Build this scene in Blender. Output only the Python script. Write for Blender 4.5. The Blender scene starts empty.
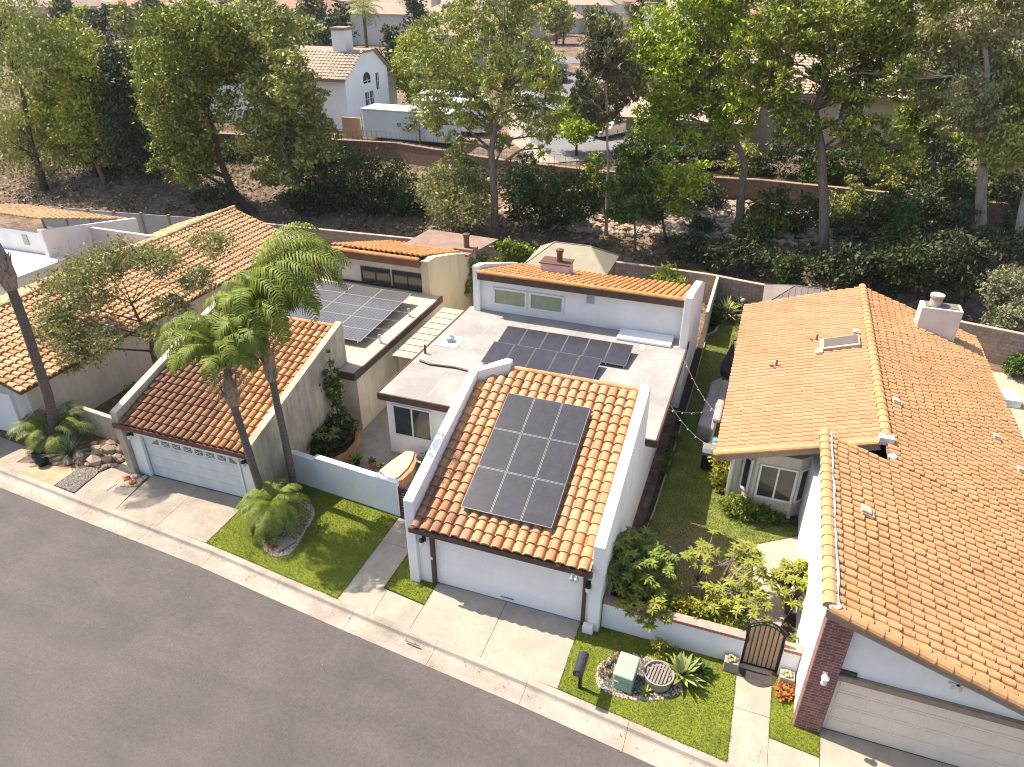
import bpy, math, random
import numpy as np
from mathutils import Vector, Matrix
R = math.radians
random.seed(11)
rng = np.random.default_rng(11)
S = bpy.context.scene
COL = S.collection
ORG = {}

# ------------------------------------------------------------------ mesh helpers
class MB:
    def __init__(s): s.v = []; s.f = []; s.uv = []; s.mi = []; s.m = 0
    def face(s, idx, uv=None):
        s.f.append(tuple(idx)); s.uv.append(uv); s.mi.append(s.m)
    def add(s, vs, fs):
        b = len(s.v); s.v += [tuple(p) for p in vs]
        for f in fs: s.face([b+i for i in f])
        return s
    def box(s, x0, y0, z0, x1, y1, z1):
        return s.add([(x0,y0,z0),(x1,y0,z0),(x1,y1,z0),(x0,y1,z0),(x0,y0,z1),(x1,y0,z1),(x1,y1,z1),(x0,y1,z1)],
            [(0,3,2,1),(4,5,6,7),(0,1,5,4),(1,2,6,5),(2,3,7,6),(3,0,4,7)])
    def prism(s, poly, z0, z1):
        n = len(poly)
        a = sum(poly[i][0]*poly[(i+1)%n][1]-poly[(i+1)%n][0]*poly[i][1] for i in range(n))
        p = list(poly) if a > 0 else list(reversed(poly))
        za = z0 if isinstance(z0,(list,tuple)) else [z0]*n
        zb = z1 if isinstance(z1,(list,tuple)) else [z1]*n
        if a <= 0: za = list(reversed(za)); zb = list(reversed(zb))
        b = len(s.v)
        s.v += [(q[0],q[1],z) for q,z in zip(p,za)]+[(q[0],q[1],z) for q,z in zip(p,zb)]
        s.face([b+i for i in reversed(range(n))]); s.face([b+n+i for i in range(n)])
        for i in range(n):
            j = (i+1)%n; s.face([b+i,b+j,b+n+j,b+n+i])
        return s
    def xslab(s, x0, x1, poly):                 # (y,z) outline extruded along x
        n = len(poly)
        a = sum(poly[i][0]*poly[(i+1)%n][1]-poly[(i+1)%n][0]*poly[i][1] for i in range(n))
        p = list(poly) if a > 0 else list(reversed(poly))
        b = len(s.v)
        s.v += [(x0,y,z) for y,z in p]+[(x1,y,z) for y,z in p]
        s.face([b+i for i in reversed(range(n))]); s.face([b+n+i for i in range(n)])
        for i in range(n):
            j = (i+1)%n; s.face([b+i,b+j,b+n+j,b+n+i])
        return s
    def yslab(s, y0, y1, poly):                 # (x,z) outline extruded along y
        n = len(poly)
        a = sum(poly[i][0]*poly[(i+1)%n][1]-poly[(i+1)%n][0]*poly[i][1] for i in range(n))
        p = list(poly) if a < 0 else list(reversed(poly))
        b = len(s.v)
        s.v += [(x,y0,z) for x,z in p]+[(x,y1,z) for x,z in p]
        s.face([b+i for i in reversed(range(n))]); s.face([b+n+i for i in range(n)])
        for i in range(n):
            j = (i+1)%n; s.face([b+i,b+j,b+n+j,b+n+i])
        return s
    def obox(s, M, sx, sy, sz):                 # box centred on matrix M
        c = [M @ Vector((x*sx/2,y*sy/2,z*sz/2)) for z in (-1,1) for x,y in ((-1,-1),(1,-1),(1,1),(-1,1))]
        return s.add(c, [(0,3,2,1),(4,5,6,7),(0,1,5,4),(1,2,6,5),(2,3,7,6),(3,0,4,7)])
    def bar(s, a, b, w, h):
        a = Vector(a); b = Vector(b); d = (b-a); L = d.length; d.normalize()
        up = Vector((0,0,1)) if abs(d.z) < .95 else Vector((0,1,0))
        sd = d.cross(up).normalized(); u2 = sd.cross(d)
        M = Matrix((( d.x,sd.x,u2.x,0),(d.y,sd.y,u2.y,0),(d.z,sd.z,u2.z,0),(0,0,0,1)))
        M.translation = (a+b)/2
        return s.obox(M, L, w, h)
    def tube(s, pts, rad, n=8, cap=True):
        P = [Vector(p) for p in pts]
        if not isinstance(rad,(list,tuple)): rad = [rad]*len(P)
        b = len(s.v); ref = Vector((.13,.97,.2))
        for i,p in enumerate(P):
            d = (P[min(i+1,len(P)-1)]-P[max(i-1,0)])
            if d.length < 1e-6: d = Vector((0,0,1))
            d.normalize(); u = d.cross(ref)
            if u.length < .05: u = d.cross(Vector((1,0,0)))
            u.normalize(); w = d.cross(u)
            for k in range(n):
                t = 2*math.pi*k/n
                s.v.append(tuple(p+(u*math.cos(t)+w*math.sin(t))*rad[i]))
        for i in range(len(P)-1):
            for k in range(n):
                k2 = (k+1)%n
                s.face([b+i*n+k,b+i*n+k2,b+(i+1)*n+k2,b+(i+1)*n+k])
        if cap:
            s.face([b+k for k in reversed(range(n))]); s.face([b+(len(P)-1)*n+k for k in range(n)])
        return s
    def lathe(s, c, prof, n=20):
        b = len(s.v); m = len(prof)
        for r,z in prof:
            for k in range(n):
                t = 2*math.pi*k/n; s.v.append((c[0]+max(r,.0005)*math.cos(t), c[1]+max(r,.0005)*math.sin(t), c[2]+z))
        for i in range(m-1):
            for k in range(n): s.face([b+i*n+k,b+i*n+(k+1)%n,b+(i+1)*n+(k+1)%n,b+(i+1)*n+k])
        s.face([b+k for k in reversed(range(n))]); s.face([b+(m-1)*n+k for k in range(n)])
        return s
    def strip(s, path, w, z0, z1):              # wall along a plan path, square ends
        for (x0,y0),(x1,y1) in zip(path,path[1:]):
            L = math.hypot(x1-x0,y1-y0); nx,ny = -(y1-y0)/L*w/2,(x1-x0)/L*w/2
            s.prism([(x0-nx,y0-ny),(x1-nx,y1-ny),(x1+nx,y1+ny),(x0+nx,y0+ny)], z0, z1)
        return s
    def blob(s, c, r, sub=1, jit=.2):
        import bmesh
        bm = bmesh.new(); bmesh.ops.create_icosphere(bm, subdivisions=sub, radius=1)
        rr = r if isinstance(r,(list,tuple)) else (r,r,r)
        b = len(s.v)
        for v in bm.verts:
            k = 1+random.uniform(-jit,jit)
            s.v.append((c[0]+v.co.x*rr[0]*k, c[1]+v.co.y*rr[1]*k, c[2]+v.co.z*rr[2]*k))
        for f in bm.faces: s.face([b+v.index for v in f.verts])
        bm.free(); return s
    def build(s, name, mat, parent=None, smooth=False, bevel=0, loc=None):
        o = ORG[parent.name] if parent is not None else Vector(loc if loc else (0,0,0))
        me = bpy.data.meshes.new(name)
        me.from_pydata([(p[0]-o[0],p[1]-o[1],p[2]-o[2]) for p in s.v], [], s.f)
        for m in (mat if isinstance(mat,(list,tuple)) else [mat]): me.materials.append(m)
        if any(s.mi): me.polygons.foreach_set('material_index', s.mi)
        if any(u is not None for u in s.uv):
            l = me.uv_layers.new(name='UVMap'); i = 0; a = []
            for f,u in zip(s.f,s.uv):
                for k in range(len(f)):
                    q = (u[k] if isinstance(u,list) else u) if u is not None else (0,0)
                    a += [q[0],q[1]]
            l.data.foreach_set('uv', a)
        if smooth: me.polygons.foreach_set('use_smooth', [True]*len(me.polygons))
        me.update()
        ob = bpy.data.objects.new(name, me); COL.objects.link(ob)
        if parent is not None: ob.parent = parent
        else: ob.location = o
        ORG[ob.name] = Vector(o)
        if bevel:
            md = ob.modifiers.new('edge','BEVEL'); md.width = bevel; md.segments = 2; md.limit_method = 'ANGLE'; md.angle_limit = R(40)
        return ob

def info(o, label=None, cat=None, group=None, kind=None):
    if label: o['label'] = label
    if cat: o['category'] = cat
    if group: o['group'] = group
    if kind: o['kind'] = kind
    return o
def thing(name, label, cat, loc, group=None):
    o = bpy.data.objects.new(name, None); COL.objects.link(o); o.location = loc
    o.empty_display_size = .3
    ORG[o.name] = Vector(loc)
    return info(o, label, cat, group)
def kids(o): return [c for c in COL.objects if c.parent == o]
def dup(root, loc, label=None, rz=0, sc=1, group=None):
    r = root.copy(); COL.objects.link(r); r.location = loc; r.rotation_euler = (0,0,rz); r.scale = (sc,sc,sc)
    if label: r['label'] = label
    if group: r['group'] = group
    ORG[r.name] = Vector(loc)
    for ch in kids(root):
        c = ch.copy(); COL.objects.link(c); c.parent = r
        for g in kids(ch):
            d = g.copy(); COL.objects.link(d); d.parent = c
    return r
def arrmesh(name, V, F, mat, parent=None, loc=None):    # numpy vertices and quads
    o = ORG[parent.name] if parent is not None else Vector(loc if loc else (0,0,0))
    V = np.asarray(V, np.float32).reshape(-1,3)-np.array(o, np.float32); F = np.asarray(F, np.int32)
    me = bpy.data.meshes.new(name)
    n, k = F.shape
    me.vertices.add(len(V)); me.vertices.foreach_set('co', V.ravel())
    me.loops.add(n*k); me.loops.foreach_set('vertex_index', F.ravel())
    me.polygons.add(n); me.polygons.foreach_set('loop_start', np.arange(0,n*k,k,dtype=np.int32))
    me.materials.append(mat); me.update(calc_edges=True)
    ob = bpy.data.objects.new(name, me); COL.objects.link(ob)
    if parent is not None: ob.parent = parent
    else: ob.location = o
    ORG[ob.name] = Vector(o)
    return ob

# ------------------------------------------------------------------ materials
MATS = {}
def nodes(name):
    m = bpy.data.materials.new(name); m.use_nodes = True
    nt = m.node_tree; bs = nt.nodes['Principled BSDF']
    return m, nt, bs
def N(nt, t, **kw):
    n = nt.nodes.new(t)
    for k,v in kw.items():
        if k in n.inputs: n.inputs[k].default_value = v
        else: setattr(n, k, v)
    return n
def ramp(nt, fac, stops, interp='LINEAR'):
    r = nt.nodes.new('ShaderNodeValToRGB'); e = r.color_ramp.elements; r.color_ramp.interpolation = interp
    while len(e) > 2: e.remove(e[-1])
    while len(e) < len(stops): e.new(.5)
    for i,(p,c) in enumerate(stops): e[i].position = p; e[i].color = (*c,1)
    nt.links.new(fac, r.inputs[0]); return r.outputs[0]
def pos(nt, sc=(1,1,1)):
    g = nt.nodes.new('ShaderNodeNewGeometry'); m = nt.nodes.new('ShaderNodeMapping'); m.inputs['Scale'].default_value = sc
    nt.links.new(g.outputs['Position'], m.inputs[0]); return m.outputs[0]
def noise(nt, vec, scale, detail=5, rough=.6):
    n = N(nt,'ShaderNodeTexNoise'); n.inputs['Scale'].default_value = scale; n.inputs['Detail'].default_value = detail; n.inputs['Roughness'].default_value = rough
    nt.links.new(vec, n.inputs['Vector']); return n.outputs['Fac']
def mix(nt, a, b, fac, mode='MIX'):
    n = nt.nodes.new('ShaderNodeMix'); n.data_type = 'RGBA'; n.blend_type = mode
    for sock,val in ((n.inputs[0],fac),(n.inputs[6],a),(n.inputs[7],b)):
        if hasattr(val,'links'): nt.links.new(val, sock)
        elif isinstance(val,(int,float)): sock.default_value = val
        else: sock.default_value = (*val,1)
    return n.outputs[2]
def bump(nt, bs, h, st=.3, dist=.02):
    b = N(nt,'ShaderNodeBump'); b.inputs['Strength'].default_value = st; b.inputs['Distance'].default_value = dist
    nt.links.new(h, b.inputs['Height']); nt.links.new(b.outputs[0], bs.inputs['Normal'])
def mat(name, a, b=None, scale=1.5, rough=.85, fine=None, bmp=.25, bscale=60, st=(1,1,1), spec=.3, metal=0, lo=.35, hi=.65, streak=0):
    if name in MATS: return MATS[name]
    m, nt, bs = nodes(name)
    bs.inputs['Roughness'].default_value = rough; bs.inputs['Specular IOR Level'].default_value = spec; bs.inputs['Metallic'].default_value = metal
    b = b or tuple(c*.85 for c in a)
    p = pos(nt, st)
    c = ramp(nt, noise(nt, p, scale, 7), [(lo,b),(hi,a)])
    if fine:
        c = mix(nt, c, ramp(nt, noise(nt, pos(nt), fine[0], 3), [(.3,(1-fine[1],)*3),(.7,(1,)*3)]), 1.0, 'MULTIPLY')
    if streak:
        c = mix(nt, c, ramp(nt, noise(nt, pos(nt,(5,5,.35)), 1.0, 6, .7), [(.35,(1-streak,1-streak*1.1,1-streak*1.25)),(.6,(1,1,1))]), 1.0, 'MULTIPLY')
        c = mix(nt, c, ramp(nt, noise(nt, pos(nt), .7, 8, .7), [(.36,(1-streak,1-streak*1.05,1-streak*1.1)),(.56,(1,1,1))]), 1.0, 'MULTIPLY')
    nt.links.new(c, bs.inputs['Base Color'])
    if bmp: bump(nt, bs, noise(nt, pos(nt), bscale, 4), bmp)
    MATS[name] = m; return m
def plain(name, c, rough=.5, metal=0, spec=.4):
    if name in MATS: return MATS[name]
    m, nt, bs = nodes(name)
    bs.inputs['Base Color'].default_value = (*c,1); bs.inputs['Roughness'].default_value = rough
    bs.inputs['Metallic'].default_value = metal; bs.inputs['Specular IOR Level'].default_value = spec
    cc = mix(nt, c, tuple(x*.75 for x in c), ramp(nt, noise(nt, pos(nt), 3, 5), [(.35,(0,0,0)),(.75,(1,1,1))]))
    nt.links.new(cc, bs.inputs['Base Color'])
    MATS[name] = m; return m
def tilemat(name, cols, blotch=0, sc=(.18,.06,.04), sscale=.35, sdir=None):
    m, nt, bs = nodes(name)
    u = N(nt,'ShaderNodeUVMap'); w = N(nt,'ShaderNodeTexWhiteNoise', noise_dimensions='2D')
    nt.links.new(u.outputs[0], w.inputs['Vector'])
    n = len(cols)
    c = ramp(nt, w.outputs['Value'], [(i/(n-1),q) for i,q in enumerate(cols)])
    c = mix(nt, c, ramp(nt, noise(nt, pos(nt), 9, 6), [(.25,(.72,.7,.68)),(.6,(1,1,1))]), .8, 'MULTIPLY')
    c = mix(nt, c, ramp(nt, noise(nt, pos(nt), .8, 4), [(.3,(.85,.8,.76)),(.7,(1.1,1.08,1.05))]), .8, 'MULTIPLY')
    if blotch:
        f = noise(nt, pos(nt), sscale, 5, .7)
        if sdir:                                # second tone strongest over one corner of the roof
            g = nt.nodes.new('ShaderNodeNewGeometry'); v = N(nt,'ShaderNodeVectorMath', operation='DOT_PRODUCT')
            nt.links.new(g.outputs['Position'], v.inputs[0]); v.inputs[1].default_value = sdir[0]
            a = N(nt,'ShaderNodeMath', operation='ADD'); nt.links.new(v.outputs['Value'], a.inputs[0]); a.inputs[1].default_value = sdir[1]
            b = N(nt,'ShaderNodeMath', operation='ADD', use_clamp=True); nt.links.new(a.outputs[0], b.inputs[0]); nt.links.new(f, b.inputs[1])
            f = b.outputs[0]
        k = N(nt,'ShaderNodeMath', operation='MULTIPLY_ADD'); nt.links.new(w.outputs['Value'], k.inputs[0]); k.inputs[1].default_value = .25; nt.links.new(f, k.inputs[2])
        c = mix(nt, c, sc, ramp(nt, k.outputs[0], [(.68-.1*blotch,(0,0,0)),(.95,(blotch,)*3)]))
    nt.links.new(c, bs.inputs['Base Color']); bs.inputs['Roughness'].default_value = .8; bs.inputs['Specular IOR Level'].default_value = .25
    bump(nt, bs, noise(nt, pos(nt), 45, 4), .25, .01)
    return m
def leafmat(name, cols, trans=.2, hue=.25):
    m, nt, bs = nodes(name)
    g = nt.nodes.new('ShaderNodeNewGeometry')
    n = len(cols)
    c = ramp(nt, g.outputs['Random Per Island'], [(i/(n-1),q) for i,q in enumerate(cols)])
    oi = nt.nodes.new('ShaderNodeObjectInfo')
    c = mix(nt, c, ramp(nt, noise(nt, pos(nt), .55, 3), [(.3,(1-hue,1-hue*.9,1-hue)),(.7,(1+hue,1+hue*.8,1))]), 1.0, 'MULTIPLY')
    nt.links.new(c, bs.inputs['Base Color']); bs.inputs['Roughness'].default_value = .55; bs.inputs['Specular IOR Level'].default_value = .3
    t = N(nt,'ShaderNodeBsdfTranslucent'); nt.links.new(c, t.inputs[0])
    x = nt.nodes.new('ShaderNodeMixShader'); x.inputs[0].default_value = trans
    nt.links.new(bs.outputs[0], x.inputs[1]); nt.links.new(t.outputs[0], x.inputs[2])
    nt.links.new(x.outputs[0], nt.nodes['Material Output'].inputs[0])
    return m
def brickmat(name, c1, c2, mortar, sx=.22, sy=.07, rot=None, ms=.012):
    m, nt, bs = nodes(name)
    g = nt.nodes.new('ShaderNodeNewGeometry'); sp = nt.nodes.new('ShaderNodeSeparateXYZ'); nt.links.new(g.outputs['Position'], sp.inputs[0])
    a = N(nt,'ShaderNodeMath', operation='ADD'); nt.links.new(sp.outputs[0], a.inputs[0]); nt.links.new(sp.outputs[1], a.inputs[1])
    cb = nt.nodes.new('ShaderNodeCombineXYZ'); nt.links.new(a.outputs[0], cb.inputs[0]); nt.links.new(sp.outputs[2], cb.inputs[1])
    b = N(nt,'ShaderNodeTexBrick'); nt.links.new(cb.outputs[0], b.inputs['Vector'])
    b.inputs['Scale'].default_value = 1; b.inputs['Brick Width'].default_value = sx; b.inputs['Row Height'].default_value = sy
    b.inputs['Mortar Size'].default_value = ms; b.inputs['Color1'].default_value = (*c1,1); b.inputs['Color2'].default_value = (*c2,1); b.inputs['Mortar'].default_value = (*mortar,1)
    c = mix(nt, b.outputs['Color'], ramp(nt, noise(nt, pos(nt), 5, 6), [(.3,(.65,.63,.62)),(.7,(1.1,1.1,1.1))]), .9, 'MULTIPLY')
    nt.links.new(c, bs.inputs['Base Color']); bs.inputs['Roughness'].default_value = .9
    bump(nt, bs, b.outputs['Fac'], -.4, .01)
    return m
def panelmat(name, base, line, nx, ny, rough=.22, lw=.02):
    m, nt, bs = nodes(name)
    u = N(nt,'ShaderNodeUVMap')
    b = N(nt,'ShaderNodeTexBrick', offset=0.0); nt.links.new(u.outputs[0], b.inputs['Vector'])
    b.inputs['Scale'].default_value = 1; b.inputs['Brick Width'].default_value = 1/nx; b.inputs['Row Height'].default_value = 1/ny
    b.inputs['Mortar Size'].default_value = lw/nx; b.inputs['Color1'].default_value = (*base,1); b.inputs['Color2'].default_value = (*[c*1.25 for c in base],1); b.inputs['Mortar'].default_value = (*line,1)
    c = mix(nt, b.outputs['Color'], (.16,.15,.15), ramp(nt, noise(nt, pos(nt), 1.3, 6), [(.5,(0,0,0)),(.9,(.18,.18,.18))]))
    nt.links.new(c, bs.inputs['Base Color']); bs.inputs['Roughness'].default_value = rough; bs.inputs['Specular IOR Level'].default_value = .5
    return m

white = mat('white_stucco', (.80,.79,.775), (.74,.73,.715), scale=1.2, rough=.9, bmp=.35, bscale=90, streak=.045)
white_trim = plain('white_paint', (.78,.78,.78), .6)
beige = mat('stained_beige_stucco', (.60,.53,.42), (.42,.36,.28), .9, .95, st=(1,1,.35), bmp=.35, bscale=80, streak=0.25)
cream = mat('cream_stucco', (.66,.58,.46), (.58,.50,.38), .9, .95, bmp=.3, bscale=80, streak=0.15)
greige = mat('greige_stucco', (.62,.57,.50), (.56,.51,.45), 1, .95, bmp=.3, bscale=80, streak=0.12)
brown = mat('brown_fascia', (.11,.065,.045), (.07,.04,.03), 3, .7)
taupe = mat('taupe_fascia', (.30,.23,.17), (.24,.18,.13), 3, .7)
flat_grey = mat('grey_roof_coating', (.345,.325,.305), (.27,.25,.235), .55, .9, fine=(9,.12), bmp=.15, lo=.38, hi=.6)
flat_tan = mat('tan_roof_coating', (.56,.46,.34), (.46,.37,.27), .7, .9, fine=(9,.12))
concrete = mat('concrete', (0.423,0.365,0.294), (0.338,0.290,0.232), .9, .9, fine=(25,.12), bmp=.12, streak=.09)
concrete2 = mat('older_concrete', (0.381,0.324,0.264), (0.279,0.241,0.198), 1.1, .9, fine=(25,.15), bmp=.12, streak=.09)
kerbmat = mat('kerb_concrete', (0.423,0.370,0.310), (0.288,0.249,0.207), 1.3, .9, fine=(22,.18), st=(0.508,0.829,0.826), bmp=.15, streak=.09)
patio = mat('patio_concrete', (.36,.33,.29), (.26,.24,.21), 1.2, .9, fine=(12,.2), bmp=.15)
soil = mat('dark_soil', (.11,.075,.05), (.045,.03,.022), 4, 1, fine=(30,.4), bmp=.8, bscale=30)
frame_white = plain('white_frame', (.75,.75,.74), .5)
frame_dark = plain('dark_frame', (.05,.045,.04), .5)
black = plain('black_metal', (.02,.02,.022), .45, .3)
alu = plain('aluminium', (.55,.55,.56), .35, .8)
glass = plain('dark_glass', (.035,.045,.045), .08, 0, .8)
glass_green = plain('blind_glass', (.27,.30,.20), .25, 0, .6)
glass_grey = plain('grey_glass', (.10,.11,.11), .1, 0, .8)
rust = plain('dark_red_flue', (.13,.06,.045), .7)
skyl = mat('white_skylight', (.85,.85,.84), (.78,.78,.77), 1, .4, bmp=0)
terracotta = mat('terracotta_pot', (.45,.19,.09), (.36,.14,.07), 4, .85)
brick = brickmat('dark_red_brick', (.29,.105,.085), (.18,.07,.065), (.30,.22,.2), .3, .1)
brickcap = brickmat('brick_cap', (.42,.16,.10), (.30,.10,.07), (.36,.27,.22), .11, .2)
block = brickmat('block_wall', (.40,.31,.24), (.33,.25,.19), (.24,.19,.15), .4, .2)
retain = brickmat('retaining_block', (.27,.18,.125), (.22,.145,.10), (.2,.12,.08), .45, .2, ms=.008)
wood = mat('gate_wood', (.50,.33,.21), (.40,.25,.15), 2.5, .7, st=(8,8,.6))
door_white = mat('garage_white', (.80,.79,.78), (.75,.74,.735), scale=.8, rough=.6, bmp=.03, streak=.03)
door_cream = mat('garage_cream', (.74,.63,.52), (.68,.58,.47), .8, .7, bmp=.05)
door_grey = mat('garage_weathered', (.64,.64,.62), (.54,.55,.54), 1.5, .7, bmp=.05)
green_box = mat('green_utility_paint', (0.296,0.378,0.280), (0.256,0.336,0.248), 1.5, .55, bmp=.05)
rockm = mat('tan_rock', (0.375,0.277,0.203), (0.247,0.180,0.133), 2.5, .95, bmp=.6, bscale=18)
pebblem = mat('pebble_stone', (.50,.41,.36), (.30,.24,.22), 12, .95)
compos = mat('brown_shingle', (.33,.22,.17), (.25,.165,.13), 1.2, .95, fine=(14,.3), bmp=.4, bscale=30)
sagemetal = mat('sage_metal_roof', (.29,.26,.185), (.25,.22,.155), 1, .6, bmp=0)
browncanvas = mat('brown_metal_roof', (.20,.16,.14), (.16,.13,.115), 1, .6, bmp=0)
bark_grey = mat('grey_bark', (.25,.20,.165), (.13,.10,.085), 3, .95, st=(4,4,.7), bmp=.8, bscale=12)
bark_dark = mat('dark_bark', (.12,.085,.065), (.06,.045,.035), 3, .95, st=(4,4,.7), bmp=.8, bscale=12)
bark_pale = mat('pale_bark', (.46,.38,.31), (.27,.215,.175), 1.6, .9, st=(2.5,2.5,.5), bmp=.4, bscale=10)
palmbark = mat('palm_bark', (.17,.135,.115), (.085,.066,.056), 5, .95, st=(.6,.6,7), bmp=.8, bscale=14)
tile_C = tilemat('light_clay_tile', [(.44,.225,.11),(.53,.30,.165),(.48,.255,.13),(.57,.35,.21),(.50,.275,.145),(.41,.195,.095)], .8, (.20,.095,.07), .7, ((-.16,-.10,0),.23))  # second tone darkens the tiles towards the lower left corner
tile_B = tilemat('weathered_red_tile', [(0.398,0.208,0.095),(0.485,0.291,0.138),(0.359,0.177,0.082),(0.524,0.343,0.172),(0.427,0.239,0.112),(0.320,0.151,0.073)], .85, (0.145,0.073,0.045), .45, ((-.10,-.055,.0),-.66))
tile_D = tilemat('orange_roof_tile', [(0.465,0.261,0.123),(0.502,0.285,0.137),(0.512,0.294,0.146),(0.484,0.270,0.127),(0.539,0.318,0.167)], .5, (0.316,0.166,0.088), .9)
tile_DL = tilemat('left_slope_roof_tile', [(0.430,0.230,0.121),(0.461,0.254,0.142),(0.438,0.234,0.126),(0.485,0.286,0.173),(0.454,0.246,0.134)], .4, (0.318,0.158,0.087), .8)  # separate tile tones for the left slope of the orange roof
tile_A = tilemat('faded_roof_tile', [(0.427,0.260,0.129),(0.533,0.364,0.202),(0.378,0.208,0.103),(0.582,0.437,0.258),(0.466,0.291,0.155)], .6, (0.213,0.135,0.086), .6)
tile_cap = tilemat('golden_clay_tile', [(.40,.20,.07),(.47,.24,.09),(.43,.21,.075),(.50,.27,.115),(.36,.16,.06)])
# ------------------------------------------------------------------ ground, road, kerb, lawns
KX = [-400,-60,-40,-19.7,-13.9,-8.6,-2.7,1.1,5.03,7.4,9.8,14,30,80,400]
KY = [30,3.2,1.5,-.1,-.6,-1.0,-1.72,-2.12,-2.52,-2.85,-3.15,-3.65,-5.6,-11.5,-50]
def cy(x): return float(np.interp(x, KX, KY))
WX = [-400,-120,-80,-56,-40,-23,-12,-4,7.5,17,40,80,400]
WY = [60,22,31,36.6,40,41.8,39,38.2,39.6,39,38,37,40]
def wy(x): return float(np.interp(x, WX, WY))
def gz(x, y):
    w = wy(x)
    if y >= w: return 4.2
    if y <= 27: return -.03
    t = (y-27)/(w-27)
    return 2.9*(t*t*(3-2*t)*.35+.65*t)
lawnmat = None
def grassmat(name, cols, patch=None):
    m, nt, bs = nodes(name)
    a = noise(nt, pos(nt), 1.1, 6); b = noise(nt, pos(nt), 26, 4, .75)
    c = ramp(nt, a, [(.3,cols[0]),(.5,cols[1]),(.7,cols[2])])
    c = mix(nt, c, ramp(nt, b, [(.3,(.5,.55,.45)),(.68,(1.3,1.25,1.2))]), 1.0, 'MULTIPLY')
    if patch:                                   # dry patch of a lawn
        g = nt.nodes.new('ShaderNodeNewGeometry'); v = N(nt,'ShaderNodeVectorMath', operation='DISTANCE')
        nt.links.new(g.outputs['Position'], v.inputs[0]); v.inputs[1].default_value = patch[0]
        k = N(nt,'ShaderNodeMath', operation='MULTIPLY_ADD'); nt.links.new(a, k.inputs[0]); k.inputs[1].default_value = 1.6; nt.links.new(v.outputs['Value'], k.inputs[2])
        c = mix(nt, c, patch[2], _lin(nt, k.outputs[0], patch[1]+.8, patch[1]+2.0))
    nt.links.new(c, bs.inputs['Base Color']); bs.inputs['Roughness'].default_value = .9; bs.inputs['Specular IOR Level'].default_value = .15
    bump(nt, bs, noise(nt, pos(nt), 38, 5, .8), .9, .03)
    return m
def _lin(nt, v, a, b):
    r = N(nt,'ShaderNodeMapRange'); nt.links.new(v, r.inputs[0]); r.inputs[1].default_value = a; r.inputs[2].default_value = b
    r.inputs[3].default_value = .85; r.inputs[4].default_value = 0; return r.outputs[0]
turf = grassmat('artificial_turf', [(.13,.165,.022),(.17,.205,.028),(.20,.235,.035)])
yard = grassmat('yard_grass', [(.11,.145,.035),(.17,.205,.05),(.24,.25,.075)], ((7.75,4.1,0),.8,(.27,.19,.11)))
# terrain sheet
m, nt, bs = nodes('dry_earth')
v1 = noise(nt, pos(nt), .35, 7); v2 = noise(nt, pos(nt), 2.2, 6, .7)
c = ramp(nt, v2, [(.3,(.075,.048,.034)),(.5,(.165,.11,.075)),(.7,(.33,.235,.16))])
c = mix(nt, c, (.38,.28,.19), ramp(nt, v1, [(.52,(0,0,0)),(.68,(.7,.7,.7))]))
vo = N(nt,'ShaderNodeTexVoronoi'); vo.inputs['Scale'].default_value = 1.6; nt.links.new(pos(nt), vo.inputs['Vector'])
c = mix(nt, c, ramp(nt, vo.outputs['Distance'], [(.1,(1.15,1.1,1.05)),(.5,(.75,.72,.7))]), .7, 'MULTIPLY')
nt.links.new(c, bs.inputs['Base Color']); bs.inputs['Roughness'].default_value = 1
bump(nt, bs, v2, .8, .25)
earth = m
xs = sorted(set([-1500,-800,-400,-250,-160,-120,-100,-80]+[x*1.0 for x in range(-70,46)]+[60,80,120,200,400,800,1500]))
V = []; rows = None
for x in xs:
    k = cy(x); w = wy(x)
    ys = [k, k+.6, 4, 10, 18, 24]+[27+(w-27)*t for t in np.linspace(0,1,22)]
    if w < 27.5: ys = [k, k+.6, k+2, 10, 15, 18]+list(np.linspace(19, w, 22))
    zs = [gz(x,y-1e-3) for y in ys]
    for i in range(7,27): zs[i] += .16*math.sin(x*1.3+i*1.9)*math.sin(x*.37+i)+random.uniform(-.1,.1)
    ys += [w+.25, w+.5, 55, 75, 100, 150, 230, 400, 800, 3000]; zs += [gz(x,w-1e-3), 4.2, 4.2, 4.2, 4.3, 4.5, 5, 6, 6, 6]
    V += [(x,y,z) for y,z in zip(ys,zs)]; rows = len(ys)
F = [(i*rows+j, (i+1)*rows+j, (i+1)*rows+j+1, i*rows+j+1) for i in range(len(xs)-1) for j in range(rows-1)]
info(arrmesh('ground', V, F, earth), kind='structure')
# asphalt
m, nt, bs = nodes('asphalt')
st = pos(nt, (.16,1.1,1))
mp = [n for n in nt.nodes if n.type == 'MAPPING'][-1]; mp.inputs['Rotation'].default_value = (0,0,R(6))
c = ramp(nt, noise(nt, pos(nt), .35, 6), [(.3,(.070,.060,.059)),(.7,(.098,.085,.083))])
c = mix(nt, c, ramp(nt, noise(nt, st, 1.2, 5), [(.3,(.86,.85,.85)),(.7,(1.12,1.11,1.1))]), .8, 'MULTIPLY')
c = mix(nt, c, ramp(nt, noise(nt, pos(nt), 14, 4, .8), [(.25,(.62,.62,.62)),(.72,(1.4,1.38,1.35))]), .8, 'MULTIPLY')
c = mix(nt, c, (.15,.135,.13), ramp(nt, noise(nt, pos(nt), 1.7, 8, .75), [(.6,(0,0,0)),(.8,(.6,.6,.6))]))
c = mix(nt, c, (.03,.027,.027), ramp(nt, noise(nt, st, .5, 3), [(.62,(0,0,0)),(.8,(.3,.3,.3))]))
c = mix(nt, c, (.03,.027,.026), ramp(nt, noise(nt, pos(nt), 2.2, 3, .4), [(.72,(0,0,0)),(.82,(.35,.35,.35))]))
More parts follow.
